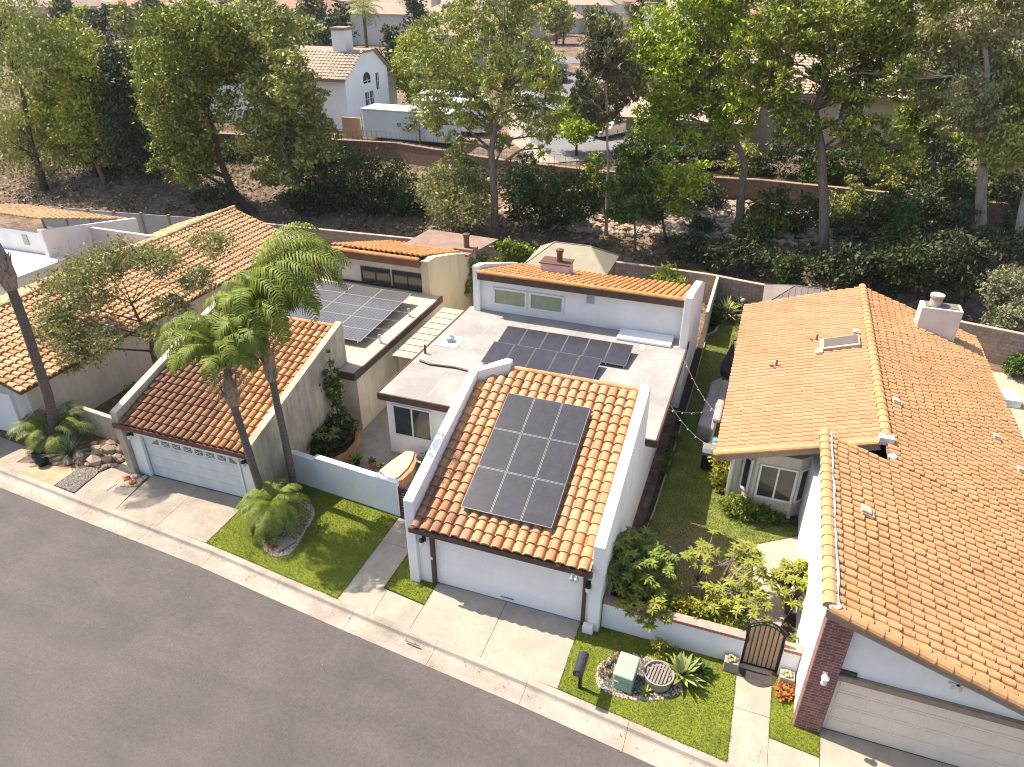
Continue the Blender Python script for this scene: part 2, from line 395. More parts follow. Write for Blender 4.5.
nt.links.new(c, bs.inputs['Base Color']); bs.inputs['Roughness'].default_value = .92
bump(nt, bs, noise(nt, pos(nt), 90, 3), .35, .01)
asphalt = m
V = []
for x in xs: V += [(x,cy(x)-.84,-.112),(x,cy(x)-3,-.10),(x,cy(x)-6,-.06),(x,cy(x)-12,-.09),(x,-90,-.09),(x,-1500,-.09)]
F = [(i*6+j+1, (i+1)*6+j+1, (i+1)*6+j, i*6+j) for i in range(len(xs)-1) for j in range(5)]
info(arrmesh('road', V, F, asphalt), kind='structure')
# kerb and gutter, poured in three metre lengths
kb = MB(); gt = MB()
x = -60.0
while x < 40:
    x1 = x+3.05
    for mb, prof in ((kb, [(.02,.02),(-.15,.018),(-.19,.0),(-.235,-.10),(-.26,-.115),(-.26,-.3),(.02,-.3)]), (gt, [(-.264,-.117),(-.5,-.135),(-.86,-.105),(-.86,-.3),(-.264,-.3)])):
        n = len(prof); b = len(mb.v)
        for xx in (x+.005, x1-.005):
            for dy,z in prof: mb.v.append((xx, cy(xx)+dy, z))
        for i in range(n):
            j = (i+1)%n; mb.face([b+i,b+j,b+n+j,b+n+i][::-1])
        mb.face([b+i for i in range(n)]); mb.face([b+n+i for i in reversed(range(n))])
    x = x1
info(kb.build('kerb', kerbmat), kind='structure'); info(gt.build('gutter', kerbmat), kind='structure')
b = MB(); b.prism([(xx,cy(xx)+.03) for xx in np.linspace(-60,40,80)]+[(xx,cy(xx)-.85) for xx in np.linspace(40,-60,80)], -.35, -.16)
info(b.build('gutter_bedding', soil), kind='structure')
LAWNS = []
def sheet(name, polys, m, z=.015, kind='structure'):
    if name == 'lawn': LAWNS.extend((p,z) for p in polys)
    b = MB()
    for p in polys: b.prism(p, -.12, z)
    return info(b.build(name, m), kind=kind)
K = lambda x: (x, cy(x)+.02)
sheet('driveway', [[K(.0),K(1.2),K(2.46),(2.46,.08),(0,.08)],[K(2.475),K(3.7),K(4.95),(4.95,.08),(2.475,.08)]], concrete)
sheet('driveway', [[K(-13.15),K(-11.0),(-11.05,1.55),(-13.4,1.55)],[K(-10.985),K(-8.64),(-8.7,1.55),(-11.035,1.55)]], concrete2)
sheet('driveway', [[K(12.02),K(15),(15,-1.25),(12.02,-1.25)],[K(15.015),K(19.5),(19.5,-1.25),(15.015,-1.25)]], concrete, .02)
sheet('path', [[K(-2.78),K(-1.4),(-1.45,-.78),(-1.6,-.76),(-1.58,1.2),(-2.76,1.2)],[(-2.76,1.212),(-1.58,1.212),(-1.53,2.6),(-2.75,2.6)],[K(-1.385),K(-.015),(-.015,-.98),(-1.435,-.79)]], concrete, .02)
sheet('path', [[K(9.75),K(10.72),(10.73,-1.42),(9.75,-1.4)],[(9.75,-1.388),(10.73,-1.408),(10.74,.35),(9.75,.35)]], concrete, .022)
sheet('pavement', [[K(10.735),K(12.005),(12.005,-2.19),(10.735,-2.04)]], concrete, .02)
sheet('pavement', [[K(-15.4),K(-13.165),(-13.42,1.0),(-14.0,1.55),(-14.2,2.1),(-15.0,2.2),(-15.55,.9)]], concrete2)
sheet('pavement', [[K(-30),K(-18.9),(-18.6,-.05),(-18.3,.55),(-19.6,1.25),(-30,2.2)]], concrete2)
sheet('path', [[(10.0,.7),(10.85,.7),(10.9,2),(11.35,3.2),(11.38,6.55),(9.85,5.5),(9.93,4.7),(9.98,2)]], concrete, .03)
sheet('path', [[(-7.7,3.3),(-1.6,2.7),(-.9,2.7),(-.9,6.28),(-5.06,6.28),(-5.06,15),(-7.0,15),(-7.0,8.2),(-7.7,8)]], patio, .012)
sheet('path', [[(18.3,9),(30,9),(30,22.6),(18.3,22.9)]], mat('tan_patio',(.50,.40,.28),(.42,.33,.23),.8,.95,fine=(8,.15)), .0)
sheet('lawn', [[K(-8.63)]+[K(xx) for xx in (-7,-5,-3.5)]+[K(-2.79),(-2.77,2.58),(-7.72,3.25),(-7.76,1.32),(-8.63,1.32)]], turf, .03)
sheet('lawn', [[(-1.57,-.72),(-.02,-.95),(-.02,.06),(-.9,.06),(-.92,2.5),(-1.52,2.5)]], turf, .03)
sheet('lawn', [[K(4.965),K(6.5),K(8),K(9.74),(9.74,.14),(5.6,.14),(4.965,.05)]], turf, .03)
sheet('lawn', [[(10.735,-2.03),(12.005,-2.18),(12.005,-1.48),(11.43,-1.48),(11.43,.1),(10.75,.1)]], turf, .03)
sheet('lawn', [[(5.95,.6),(9.98,.6),(9.96,2),(9.9,4.7),(9.83,5.5),(11.38,6.6),(11.38,7.0),(8.6,8.0),(8.0,9),(7.8,22),(8.5,22.2),(8.6,25.1),(7.6,25.1),(6.85,24.4),(6.8,23.2),(6.6,22.4),(6.35,22.1),(6.4,15),(6.2,6)]], yard, .02)
sheet('planting_bed', [[(5.58,.6),(5.93,.6),(6.17,6),(6.37,15),(6.33,22.1),(6,22.1),(6,6.2)],[(10.87,.7),(11.4,.7),(11.4,3.1),(10.92,2)],[(6,22.2),(6.5,22.4),(6.75,23.2),(6.8,24.4),(7.5,25.2),(8.4,25.4),(8.4,26.2),(6,26.4)],[(8.3,8.3),(8.7,8.1),(11.38,7.1),(11.38,7.6),(8.3,8.8)]], soil, .04)
sheet('planting_bed', [[(-19.4,.3),(-18.3,.6),(-15.6,1.0),(-15.1,2.25),(-14.4,2.9),(-19.4,3.6)],[(-19.4,3.7),(-14.4,3.1),(-14.4,15),(-19.4,15)]], mat('mulch',(.25,.17,.11),(.12,.08,.055),3,1,fine=(25,.4),bmp=.7,bscale=25), .02)
sheet('planting_bed', [[K(-18.9),K(-16.6),(-16.65,.85),(-18.3,.55)]], mat('tan_decomposed_granite',(.48,.34,.21),(.36,.25,.16),2,1,fine=(30,.25)), .012)
BED1 = [(-7.64,.3),(-6.95,-.25),(-6.44,-.56),(-6.1,-.72),(-5.8,-.75),(-5.46,-.47),(-5.47,0),(-5.6,.6),(-5.7,1.2),(-5.82,1.66),(-6.15,2.05),(-6.6,2.2),(-7.2,2.0),(-7.55,1.3)]
BED2 = [(5.9,-1.25),(5.87,-1.7),(6.05,-2.08),(6.5,-2.2),(7.0,-2.16),(7.5,-2.0),(8.0,-1.75),(8.35,-1.4),(8.2,-.9),(7.5,-.55),(6.8,-.55),(6.3,-.72)]
BED3 = [(-16.6,.85),(-16.5,cy(-16.5)+.05),(-15.45,cy(-15.45)+.05),(-15.58,.88),(-15.9,1.15)]
BED4 = [(-14.3,1.3),(-14.05,.5),(-13.45,.75),(-13.45,1.35)]
gravelbase = mat('gravel_bed',(.34,.28,.25),(.16,.13,.12),14,1,fine=(40,.4),bmp=.8,bscale=40)
darkgravel = mat('dark_gravel_bed',(.17,.155,.15),(.075,.07,.07),12,1,fine=(40,.4),bmp=.8,bscale=40)
sheet('planting_bed', [BED1, BED4], gravelbase, .045); sheet('planting_bed', [BED2,BED3], darkgravel, .045)
def inside(x, y, P):
    c = False; j = len(P)-1
    for i in range(len(P)):
        if (P[i][1] > y) != (P[j][1] > y) and x < (P[j][0]-P[i][0])*(y-P[i][1])/(P[j][1]-P[i][1])+P[i][0]: c = not c
        j = i
    return c
def gravel(name, poly, n, m, z, label, rim=0, r=(.02,.045)):
    b = MB(); xs_ = [p[0] for p in poly]; ys_ = [p[1] for p in poly]; k = 0
    cx = sum(xs_)/len(xs_); cyy = sum(ys_)/len(ys_)
    while k < n:
        x = random.uniform(min(xs_),max(xs_)); y = random.uniform(min(ys_),max(ys_))
        if rim and random.random() < rim:
            i = random.randrange(len(poly)); p,q = poly[i],poly[(i+1)%len(poly)]; t = random.random()
            x = p[0]+(q[0]-p[0])*t; y = p[1]+(q[1]-p[1])*t; s = random.uniform(.84,1.0); x = cx+(x-cx)*s; y = cyy+(y-cyy)*s
        elif not inside(x,y,poly): continue
        q = random.uniform(*r); k += 1
        th = random.uniform(0,6.28); co,si = math.cos(th),math.sin(th)
        V = [(1,0,0),(.3,.9,0),(-.8,.6,0),(-.9,-.5,0),(.2,-.9,0),(.1,0,.8)]
        b.add([(x+q*(co*a-si*c),y+q*(si*a+co*c),z+q*d) for a,c,d in V], [(0,1,5),(1,2,5),(2,3,5),(3,4,5),(4,0,5)])
    return info(b.build(name, m), label, 'gravel', kind='stuff')
pinkm = leafmat('pink_gravel', [(.42,.33,.29),(.56,.47,.42),(.33,.24,.21),(.50,.38,.33),(.62,.55,.50)], 0)
greym = leafmat('grey_gravel', [(.25,.22,.21),(.38,.34,.32),(.14,.12,.12)], 0)
gravel('gravel', BED1, 1500, pinkm, .045, 'pale pinkish gravel in the bed round the small palm on the left lawn', .35)
gravel('gravel', BED2, 420, pinkm, .045, 'pink gravel rim of the bed holding the green utility box', 1.0)
gravel('gravel', BED2, 700, greym, .045, 'dark gravel between the green utility box and the half barrel')
gravel('gravel', BED3, 700, greym, .045, 'dark gravel strip beside the tan boulders')
gravel('gravel', BED4, 200, pinkm, .045, 'mixed pebbles at the foot of the weathered garage pillar', 0, (.03,.08))
# grass blades over the lawns, spilling a little over their edges
def blades(name, sel, n, lm, label, h):
    V = []; k = 0; ar = [abs(sum(p[i][0]*p[(i+1)%len(p)][1]-p[(i+1)%len(p)][0]*p[i][1] for i in range(len(p))))/2 for p,z in sel]
    for (P,z),a in zip(sel,ar):
        m_ = int(n*a/sum(ar)); xs_ = [p[0] for p in P]; ys_ = [p[1] for p in P]; k = 0
        while k < m_:
            x = random.uniform(min(xs_),max(xs_)); y = random.uniform(min(ys_),max(ys_))
            if not inside(x,y,P): continue
            k += 1; V.append((x,y,z))
        for i in range(len(P)):
            p,q = P[i],P[(i+1)%len(P)]; L = math.hypot(q[0]-p[0],q[1]-p[1])
            for _ in range(int(L*90)):
                t = random.random(); V.append((p[0]+(q[0]-p[0])*t+random.gauss(0,.012),p[1]+(q[1]-p[1])*t+random.gauss(0,.012),z))
    P_ = np.array(V); n_ = len(P_); a = rng.uniform(0,6.28,n_); d = np.stack([np.cos(a),np.sin(a),np.zeros(n_)],1); l = rng.normal(0,.35,size=(n_,2))
    top = P_+np.stack([l[:,0]*h,l[:,1]*h,h*rng.uniform(.5,1.2,n_)],1); w_ = .009
    Vq = np.stack([P_-d*w_,P_+d*w_,top+d*w_*.3,top-d*w_*.3],1).reshape(-1,3)
    info(arrmesh(name, Vq, np.arange(n_*4).reshape(-1,4), lm), label, 'grass', kind='stuff')
blades('grass', [q for q in LAWNS if q[1] > .025], 52000, leafmat('turf_blade',[(.13,.165,.022),(.18,.215,.03),(.23,.255,.045),(.10,.13,.018),(.28,.27,.08)],.2), 'short bright green turf blades on the front lawns', .035)
blades('grass', [q for q in LAWNS if q[1] < .025], 42000, leafmat('yard_blade',[(.09,.12,.03),(.14,.175,.04),(.20,.22,.06),(.26,.23,.11),(.07,.09,.022)],.2), 'grass blades of the side yard lawn', .05)
# leaves and grit lying along the gutter
b = MB()
for k in range(420):
    x = random.uniform(-22,18); y = cy(x)-random.choice((random.gauss(.3,.05),random.uniform(.3,.9),random.uniform(.3,2.2))); q = random.uniform(.012,.035); th = random.uniform(0,6.28); dx,dy = math.cos(th)*q,math.sin(th)*q
    b.add([(x-dx,y-dy,-.098),(x+dy*.5,y-dx*.5,-.085),(x+dx,y+dy,-.095),(x-dy*.5,y+dx*.5,-.09)],[(0,1,2,3)])
info(b.build('fallen_leaves', leafmat('fallen_leaf',[(.22,.15,.08),(.33,.24,.12),(.12,.08,.05),(.38,.32,.2)],.1)), 'fallen leaves and grit along the gutter', 'fallen leaves', kind='stuff')
# litter and dry scrub on the slope
b = MB()
for k in range(9000):
    x = random.uniform(-62,34); y = random.uniform(25.5,wy(x)-.2); z = gz(x,y)+.05
    q = random.choice((.06,.1,.14,.22)); th = random.uniform(0,6.28); dx,dy = math.cos(th)*q,math.sin(th)*q
    b.add([(x-dx,y-dy,z),(x+dy*.6,y-dx*.6,z+random.uniform(0,.25)),(x+dx,y+dy,z+.04),(x-dy*.6,y+dx*.6,z+random.uniform(0,.1))],[(0,1,2,3)])
info(b.build('leaf_litter', leafmat('dry_litter', [(.20,.13,.085),(.32,.22,.14),(.10,.065,.045),(.42,.33,.22),(.13,.12,.05)], .1)), 'dry leaf litter scattered over the bank', 'leaf litter', kind='stuff')

b = MB()
for k in range(1500):                           # stone pitching on the steep part of the bank
    x = random.gauss(1,7.5); w_ = wy(x); y = random.uniform(w_-5.5,w_-.3)
    if not -14 < x < 26: continue
    q = random.uniform(.14,.34); b.blob((x,y,gz(x,y)+.05),(q*1.3,q*.8,q*.75),1,.18)
info(b.build('bank_stones', mat('bank_stone',(.47,.37,.28),(.27,.205,.155),1.3,.95,bmp=.5,bscale=14)), 'rounded tan stones laid on the steep bank below the retaining wall', 'stones', kind='stuff')
V = []
for k in range(150):
    x = random.uniform(-60,32); y = random.uniform(26.5,wy(x)-.6); n_ = random.randint(40,130); sp = random.uniform(.3,.9)
    P_ = rng.normal(size=(n_,3))*np.array([sp,sp,.16])+np.array([x,y,gz(x,y)+.25]); V.append(P_)
P_ = np.concatenate(V); n_ = len(P_); t_ = rng.normal(size=(n_,3)); t_ /= np.linalg.norm(t_,axis=1,keepdims=True); s_ = np.cross(t_, rng.normal(size=(n_,3))); s_ /= np.linalg.norm(s_,axis=1,keepdims=True); l_ = rng.uniform(.1,.3,size=(n_,1))
Vq = np.stack([P_-t_*l_/2,P_+s_*l_*.22,P_+t_*l_/2,P_-s_*l_*.22],axis=1).reshape(-1,3)
info(arrmesh('ground_cover', Vq, np.arange(n_*4).reshape(-1,4), leafmat('weedy_ground_cover',[(.05,.06,.022),(.09,.10,.035),(.16,.14,.06),(.26,.20,.12)],.15,.2)), 'patchy weeds and low dry ground cover on the bank', 'ground cover', kind='stuff')
# ------------------------------------------------------------------ roofs of clay tiles
PROF = [(0,.0),(.04,.05),(.15,.088),(.38,.11),(.6,.088),(.71,.05),(.75,.0),(.87,-.035),(1.0,.0)]
def tiles(mb, O, U, Vv, nu, nv, tw, tl, keep=None, hs=.85, thick=.06, uo=0):
    O = Vector(O); U = Vector(U).normalized(); Vv = Vector(Vv).normalized(); Nn = U.cross(Vv).normalized()
    for i in range(nu):
        for j in range(nv):
            if keep and not keep(i,j): continue
            jl = random.uniform(-.01,.018)+.012*math.sin(i*.31+j*.17); ju = random.uniform(-.018,.018)-(.09 if random.random() < .006 else 0); js = random.uniform(-.008,.008)
            b = len(mb.v); n = len(PROF)
            for v,l in ((j*tl+ju,-.01),(j*tl+ju,thick+jl),((j+1)*tl+.03,.002)):
                for s,h in PROF:
                    p = O+U*((i+s)*tw+js)+Vv*v+Nn*(h*hs*tw/.3+l if l > -.005 else h*hs*tw/.3*.9+l); mb.v.append(tuple(p))
            uv = (i+.5+uo, j+.5)
            for r in range(2):
                for k in range(n-1): mb.face([b+r*n+k,b+r*n+k+1,b+(r+1)*n+k+1,b+(r+1)*n+k], uv)
def caps(mb, a, b_, r=.13, step=.4, uo=50):      # overlapping half-round ridge tiles
    a = Vector(a); b_ = Vector(b_); d = b_-a; L = d.length; d.normalize(); n = max(1,int(L/step))
    sd = d.cross(Vector((0,0,1))).normalized(); up = sd.cross(d)
    for i in range(n):
        r0 = r*1.12; r1 = r*.92; o = len(mb.v)
        for t,rr in ((i*L/n-.02,r0),((i+1)*L/n+.03,r1)):
            for k in range(8):
                th = math.pi*(k/7*1.24-.12); p = a+d*t+sd*math.cos(th)*rr+up*math.sin(th)*rr*.8; mb.v.append(tuple(p))
        for k in range(7): mb.face([o+k,o+k+1,o+8+k+1,o+8+k], (i+.5+uo,99.5))
        mb.face([o+k for k in range(8)], (i+.5+uo,99.5))
def window(parent, x0, x1, z0, z1, y, fm=None, gm=None, mull=1, fw=.07, name='window', xf=None):
    """window facing -y standing a little proud of the wall plane y; xf maps points to another plane"""
    fm = fm or frame_white; gm = gm or glass
    f = MB(); f.box(x0-fw,y-.06,z0-fw,x1+fw,y+.02,z0); f.box(x0-fw,y-.06,z1,x1+fw,y+.02,z1+fw); f.box(x0-fw,y-.06,z0,x0,y+.02,z1); f.box(x1,y-.06,z0,x1+fw,y+.02,z1)
    for k in range(1,mull+1):
        xm = x0+(x1-x0)*k/(mull+1); f.box(xm-.03,y-.05,z0,xm+.03,y+.01,z1)
    g = MB(); g.box(x0,y-.015,z0,x1,y+.015,z1)
    if xf:
        f.v = [xf(p) for p in f.v]; g.v = [xf(p) for p in g.v]
    fr = f.build(name, fm, parent); g.build('pane', gm, fr)
    return fr
def wall_lamp(parent, c, m=black, glow=(.75,.74,.7)):
    l = MB(); l.box(c[0]-.06,c[1]-.03,c[2]-.1,c[0]+.06,c[1],c[2]+.12); l.bar((c[0],c[1]-.02,c[2]+.08),(c[0],c[1]-.16,c[2]+.1),.03,.03)
    l.lathe((c[0],c[1]-.17,c[2]-.02),[(.03,.16),(.1,.1),(.1,.06),(.05,.05)],12)
    o = l.build('wall_lamp', m, parent); g = MB(); g.lathe((c[0],c[1]-.17,c[2]-.17),[(.04,0),(.075,.03),(.08,.2),(.06,.21)],12); g.build('lamp_shade', plain('milk_glass',glow,.3), o)
    return o
# ------------------------------------------------------------------ the white house in the middle
H = thing('white_house', 'white stucco house with orange tiled garage roof carrying nine solar panels', 'house', (2.3,8,0))
w = MB()
w.box(-.56,.0,-.1,-.13,.22,2.6); w.box(-.13,.0,2.29,5.08,.22,2.6); w.box(5.08,0,-.1,5.24,.22,2.6)
w.box(-4.75+-.3,6.3,-.1,-.56,6.5,2.88); w.box(-5.05,6.5,-.1,-4.87,15,2.88); w.box(5.39,6.1,-.1,5.57,14.2,2.88)
w.box(.4,6.1,2.9,5.24,6.28,4.98)
w.build('wall', white, H, bevel=.015)
w = MB()
w.xslab(-.9,-.56,[(-.15,-.1),(-.15,3.5),(5.35,5.27),(5.35,-.1)])
w.prism([(-.9,5.352),(-.56,5.352),(.46,6.0),(.46,6.3),(.2,6.3)],[2.8]*5,[5.27,5.27,5.47,5.47,5.47])
w.build('parapet', white, H, bevel=.02)
w = MB(); w.xslab(5.23,5.57,[(-.15,-.1),(-.15,3.5),(5.85,5.46),(6.12,5.46),(6.12,-.1)]); w.build('parapet', white, H, bevel=.02)
w = MB(); w.box(5.1,-.32,-.05,5.42,-.16,.35); w.build('pillar_foot', white, H, bevel=.01)
# garage roof
s2 = .381; cs = 1/math.sqrt(1+s2*s2); UPV = (0,cs,s2*cs)
t = MB(); tw = 5.79/17
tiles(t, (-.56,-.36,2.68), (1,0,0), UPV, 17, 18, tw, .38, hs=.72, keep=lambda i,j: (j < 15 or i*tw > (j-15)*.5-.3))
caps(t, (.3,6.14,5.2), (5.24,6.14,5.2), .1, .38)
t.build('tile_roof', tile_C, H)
d = MB(); d.xslab(-.56,5.23,[(-.3,2.6),(6.05,5.0),(6.05,4.9),(-.3,2.48)]); d.build('roof_deck', brown, H)
d = MB(); d.box(-.66,-.4,2.45,5.3,-.32,2.64); d.build('fascia', brown, H)
d = MB(); d.box(-.13,-.05,0,-.02,.08,2.29); d.box(4.97,-.05,0,5.08,.08,2.29); d.box(-.02,-.05,2.18,4.97,.08,2.29); d.build('door_frame', brown, H)
d = MB()
for k in range(4): d.box(-.02,.1,.545*k+.004,4.97,.16,.545*(k+1)-.004); d.box(-.02,.106,.545*(k+1)-.02,4.97,.17,.545*(k+1)+.02)
d.build('garage_door', door_white, H, bevel=.008)
d = MB(); d.box(-.16,-.06,1.15,-.06,-.01,1.27); d.build('keypad', frame_white, H)
d = MB(); d.box(2.25,.075,.16,2.7,.1,.2); d.box(-.02,.09,0,4.97,.1,.03); d.build('door_handle', plain('grey_rubber',(.2,.2,.2),.7), H)
wall_lamp(H, (-.34,0,1.95)); wall_lamp(H, (5.16,-.02,1.85))
d = MB()
for xx in (4.72,4.86): d.lathe((xx,-.5,2.33),[(.02,.12),(.07,.08),(.08,0),(.05,-.02)],10)
d.box(4.68,-.46,2.42,4.9,-.4,2.5); d.build('floodlight', alu, H)
# flat roof over the middle of the house
FR = [(-5.2,5.95),(-.92,5.95),(-.92,6.33),(5.95,6.33),(5.97,14.75),(-4.95,15.05)]
d = MB(); d.prism(FR, 2.9, 3.08); d.build('flat_roof', flat_grey, H)
d = MB()
for a,b_ in ((0,1),(2,3),(3,4),(5,0)): d.strip([FR[a],FR[b_]], .07, 2.8, 3.1)
d.build('fascia', brown, H)
seam = MB()
for xx in (-3.2,-1.2,.8,2.8,4.8): seam.box(xx,6.4,3.08,xx+.05,14.7,3.084)
for yy in (8.2,10.9,13.4): seam.box(-4.9,yy,3.08,5.85,yy+.04,3.0845)
seam.build('roof_seam', mat('seam_tar',(.36,.335,.31),(.30,.28,.26),2,.9), H)
d = MB(); d.box(-4.85,10.55,3.085,-3.75,11.65,3.1); d.build('roof_patch', white_trim, H)
d = MB(); d.lathe((-4.3,11.1,3.1),[(.16,0),(.12,.1),(.04,.12),(.22,.14),(.2,.2),(.05,.24)],16); d.build('turbine_vent', alu, H)
d = MB(); d.lathe((-4.85,9.65,3.08),[(.05,0),(.04,.42),(.045,.42),(.03,.44)],10); d.build('vent_pipe', brown, H)
d = MB(); d.tube([(-4.75,8.9,3.14),(-4.2,8.75,3.12),(-3,8.85,3.12),(-1.2,8.6,3.12),(-.5,8.7,3.12)], .05, 8); d.build('conduit', black, H)
d = MB(); d.box(2.8,13.8,3.1,5.28,14.85,3.22); d.build('skylight', skyl, H, bevel=.02)
for a in (2.75,4.1,5.32):
    d = MB(); d.box(a-.12,13.1,3.086,a+.12,13.75,3.092) if a != 5.32 else d.box(5.42,13.9,3.086,5.8,14.2,3.092); d.build('roof_stain', mat('rusty_stain',(.33,.27,.21),(.40,.36,.32),5,.9), H)
window(H, -4.72,-3.1,1.03,2.4, 6.3)
d = MB(); d.box(-2.3,6.24,0,-1.35,6.3,2.2); d.build('patio_door', frame_white, H)
# rear wing with high windows
w = MB(); w.box(-4.26,14.9,0,5.6,15.1,5.0); w.box(-4.4,20.2,0,5.7,20.4,3.4)
w.build('wall', white, H, bevel=.015)
w = MB(); w.xslab(-4.6,-4.25,[(14.65,-.1),(14.65,5.42),(15.4,5.3),(20.4,3.55),(20.4,-.1)]); w.build('parapet', white, H, bevel=.025)
w = MB(); w.xslab(5.61,5.95,[(13.95,-.1),(13.95,5.54),(14.6,5.5),(18.4,4.62),(20.4,3.8),(20.4,-.1)]); w.build('parapet', white, H, bevel=.025)
t = MB(); sl = -.3; c3 = 1/math.sqrt(1+sl*sl)
tiles(t, (5.6,20.4,3.42), (-1,0,0), (0,-c3,-sl*c3), 33, 16, 9.85/33, .39)
caps(t, (-4.25,14.42,5.24), (5.6,14.42,5.24), .12, .36)
t.build('tile_roof', tile_cap, H)
d = MB(); d.box(-4.25,14.36,4.86,5.6,14.46,5.2); d.xslab(-4.25,5.6,[(14.46,5.12),(20.4,3.34),(20.4,3.24),(14.46,5.0)]); d.build('fascia', brown, H)
for xa in (-3.54,-1.68): window(H, xa, xa+1.55, 3.55, 4.27, 14.9, frame_white, glass_green, 0, .1)
d = MB(); d.box(1.05,14.86,4.2,1.42,14.9,4.72)
for k in range(6): d.box(1.08,14.84,4.25+k*.075,1.39,14.87,4.29+k*.075)
d.build('louvre_vent', plain('grey_vent',(.45,.46,.5),.6), H)
d = MB(); d.box(-2.1,17.6,3.6,-.6,18.5,4.82); ch = d.build('chimney', mat('pinkish_stucco',(.62,.53,.53),(.55,.46,.46),2,.9), H, bevel=.02)
d = MB(); d.box(-2.15,17.55,4.82,-.55,18.55,4.87); d.lathe((-1.2,18.0,4.87),[(.15,0),(.15,.5),(.2,.52),(.2,.64),(.05,.68)],16); d.build('flue', rust, ch)

def panel(name, M, sx, sy, label, group, cell, fr):
    o = thing(name, label, 'solar panel', tuple(M.translation), group)
    b = MB(); b.obox(M, sx, sy, .04); b.build('frame', fr, o)
    b = MB(); q = [M @ Vector((x*(sx/2-.018),y*(sy/2-.018),.0225)) for x,y in ((-1,-1),(1,-1),(1,1),(-1,1))]
    b.v = [tuple(p) for p in q]; b.face((0,1,2,3), [(0,0),(1,0),(1,1),(0,1)]); b.build('cells', cell, o)
    leg = MB()
    for x in (-.4,.4): leg.obox(M @ Matrix.Translation((x*sx,0,-.075)), .04, sy*.96, .11)
    leg.build('rail', alu, o)
    return o
pv_dark = panelmat('black_solar_cells', (.034,.032,.040), (.044,.043,.052), 6, 10)
pv_grey = panelmat('grey_solar_cells', (.07,.067,.07), (.17,.165,.165), 10, 6, .2, .06)
fr_sil = plain('silver_frame', (.20,.20,.21), .45, .3)
pos_r = ('lowest','middle','upper'); pos_c = ('left','centre','right')
th = math.atan(s2); UPM = Matrix(((1,0,0,0),(0,cs,-s2*cs,0),(0,s2*cs,cs,0),(0,0,0,1)))
for r_ in range(3):
    for c_ in range(3):
        v = .93+1.575*(r_+.5); p = Vector((.80+1.0*(c_+.5), -.36, 2.68))+Vector(UPV)*v+Vector((0,-s2*cs,cs))*.25
        M = UPM.copy(); M.translation = p
        panel('solar_panel', M, .98, 1.555, 'dark solar panel on the orange tiled garage roof, %s row, %s column'%(pos_r[r_],pos_c[c_]), 'solar panels on the tiled garage roof', pv_dark, fr_sil)
tilt = Matrix.Rotation(R(7),4,'X')
for r_,(n,x0,y0) in enumerate(((5,-2.15,9.5),(6,-2.12,11.2))):
    for c_ in range(n):
        M = tilt.copy(); M.translation = (x0+.985*(c_+.5), y0+.8, 3.34)
        panel('solar_panel', M, .965, 1.62, 'dark tilted panel on the grey flat roof, %s row, number %d from left'%(('front','back')[r_],c_+1), 'solar panels on the grey flat roof', pv_dark, fr_sil)

# ------------------------------------------------------------------ the weathered house to its left
H = thing('weathered_house', 'beige stained house with dark weathered red garage tiles behind two palms', 'house', (-11,8,0))
w = MB()
w.box(-14.0,1.5,-.1,-13.45,1.7,2.5); w.box(-13.45,1.5,2.1,-8.68,1.7,2.5); w.box(-8.68,1.5,-.1,-8.05,1.7,2.5)
w.build('wall', white, H, bevel=.015)
w = MB(); w.xslab(-14.35,-14.02,[(1.3,-.1),(1.3,3.0),(7.9,4.95),(7.9,-.1)]); w.build('parapet', beige, H, bevel=.02)
w = MB(); w.xslab(-8.05,-7.75,[(1.3,-.1),(1.3,3.0),(7.9,4.95),(7.9,-.1)]); w.build('parapet', beige, H, bevel=.02)
w = MB(); w.box(-14.02,7.7,-.1,-8.05,7.9,4.6); w.box(-7.75,7.3,-.1,-7.0,7.5,2.85); w.box(-7.18,7.5,-.1,-7.0,16,2.85); w.box(-14.3,7.9,-.1,-14.1,16,2.85)
w.build('wall', cream, H)
s3_ = .335; c4 = 1/math.sqrt(1+s3_*s3_)
t = MB(); tw = 5.97/19
tiles(t, (-14.02,1.27,2.53), (1,0,0), (0,c4,s3_*c4), 19, 18, tw, .378)
caps(t, (-14.02,7.75,4.77), (-8.05,7.75,4.77), .1, .38)
t.build('tile_roof', tile_B, H)
d = MB(); d.xslab(-14.02,-8.05,[(1.3,2.5),(7.7,4.66),(7.7,4.55),(1.3,2.38)]); d.box(-14.3,1.2,2.33,-8.0,1.28,2.53); d.build('fascia', mat('red_brown_fascia',(.17,.065,.045),(.12,.05,.035),3,.8), H)
d = MB(); d.box(-13.45,1.45,0,-13.36,1.58,2.1); d.box(-8.77,1.45,0,-8.68,1.58,2.1); d.box(-13.36,1.45,2.02,-8.77,1.58,2.1); d.build('door_frame', white_trim, H)
d = MB()
for k in range(4): d.box(-13.36,1.6,.505*k+.01,-8.77,1.66,.505*(k+1)); d.box(-13.36,1.63,.505*(k+1)-.02,-8.77,1.67,.505*(k+1)+.02)
gd = d.build('garage_door', door_grey, H, bevel=.008)
for k in range(8):                              # small pointed lights of the top door panel
    xa = -13.0+k*.535; d = MB(); zt = 1.86
    P = [(xa,1.64),(xa+.36,1.64),(xa+.36,zt),(xa,zt)] if 0 < k < 7 else ([(xa,1.64),(xa+.36,1.64),(xa+.36,zt),(xa+.3,zt)] if k == 0 else [(xa,1.64),(xa+.36,1.64),(xa+.06,zt),(xa,zt)])
    d.yslab(1.585,1.6,P); d.build('door_light', glass_grey, gd)
    if 0 < k < 7:
        d = MB(); d.bar((xa+.02,1.58,1.66),(xa+.34,1.58,1.84),.012,.02); d.bar((xa+.02,1.58,1.84),(xa+.34,1.58,1.66),.012,.02); d.build('lattice', white_trim, gd)
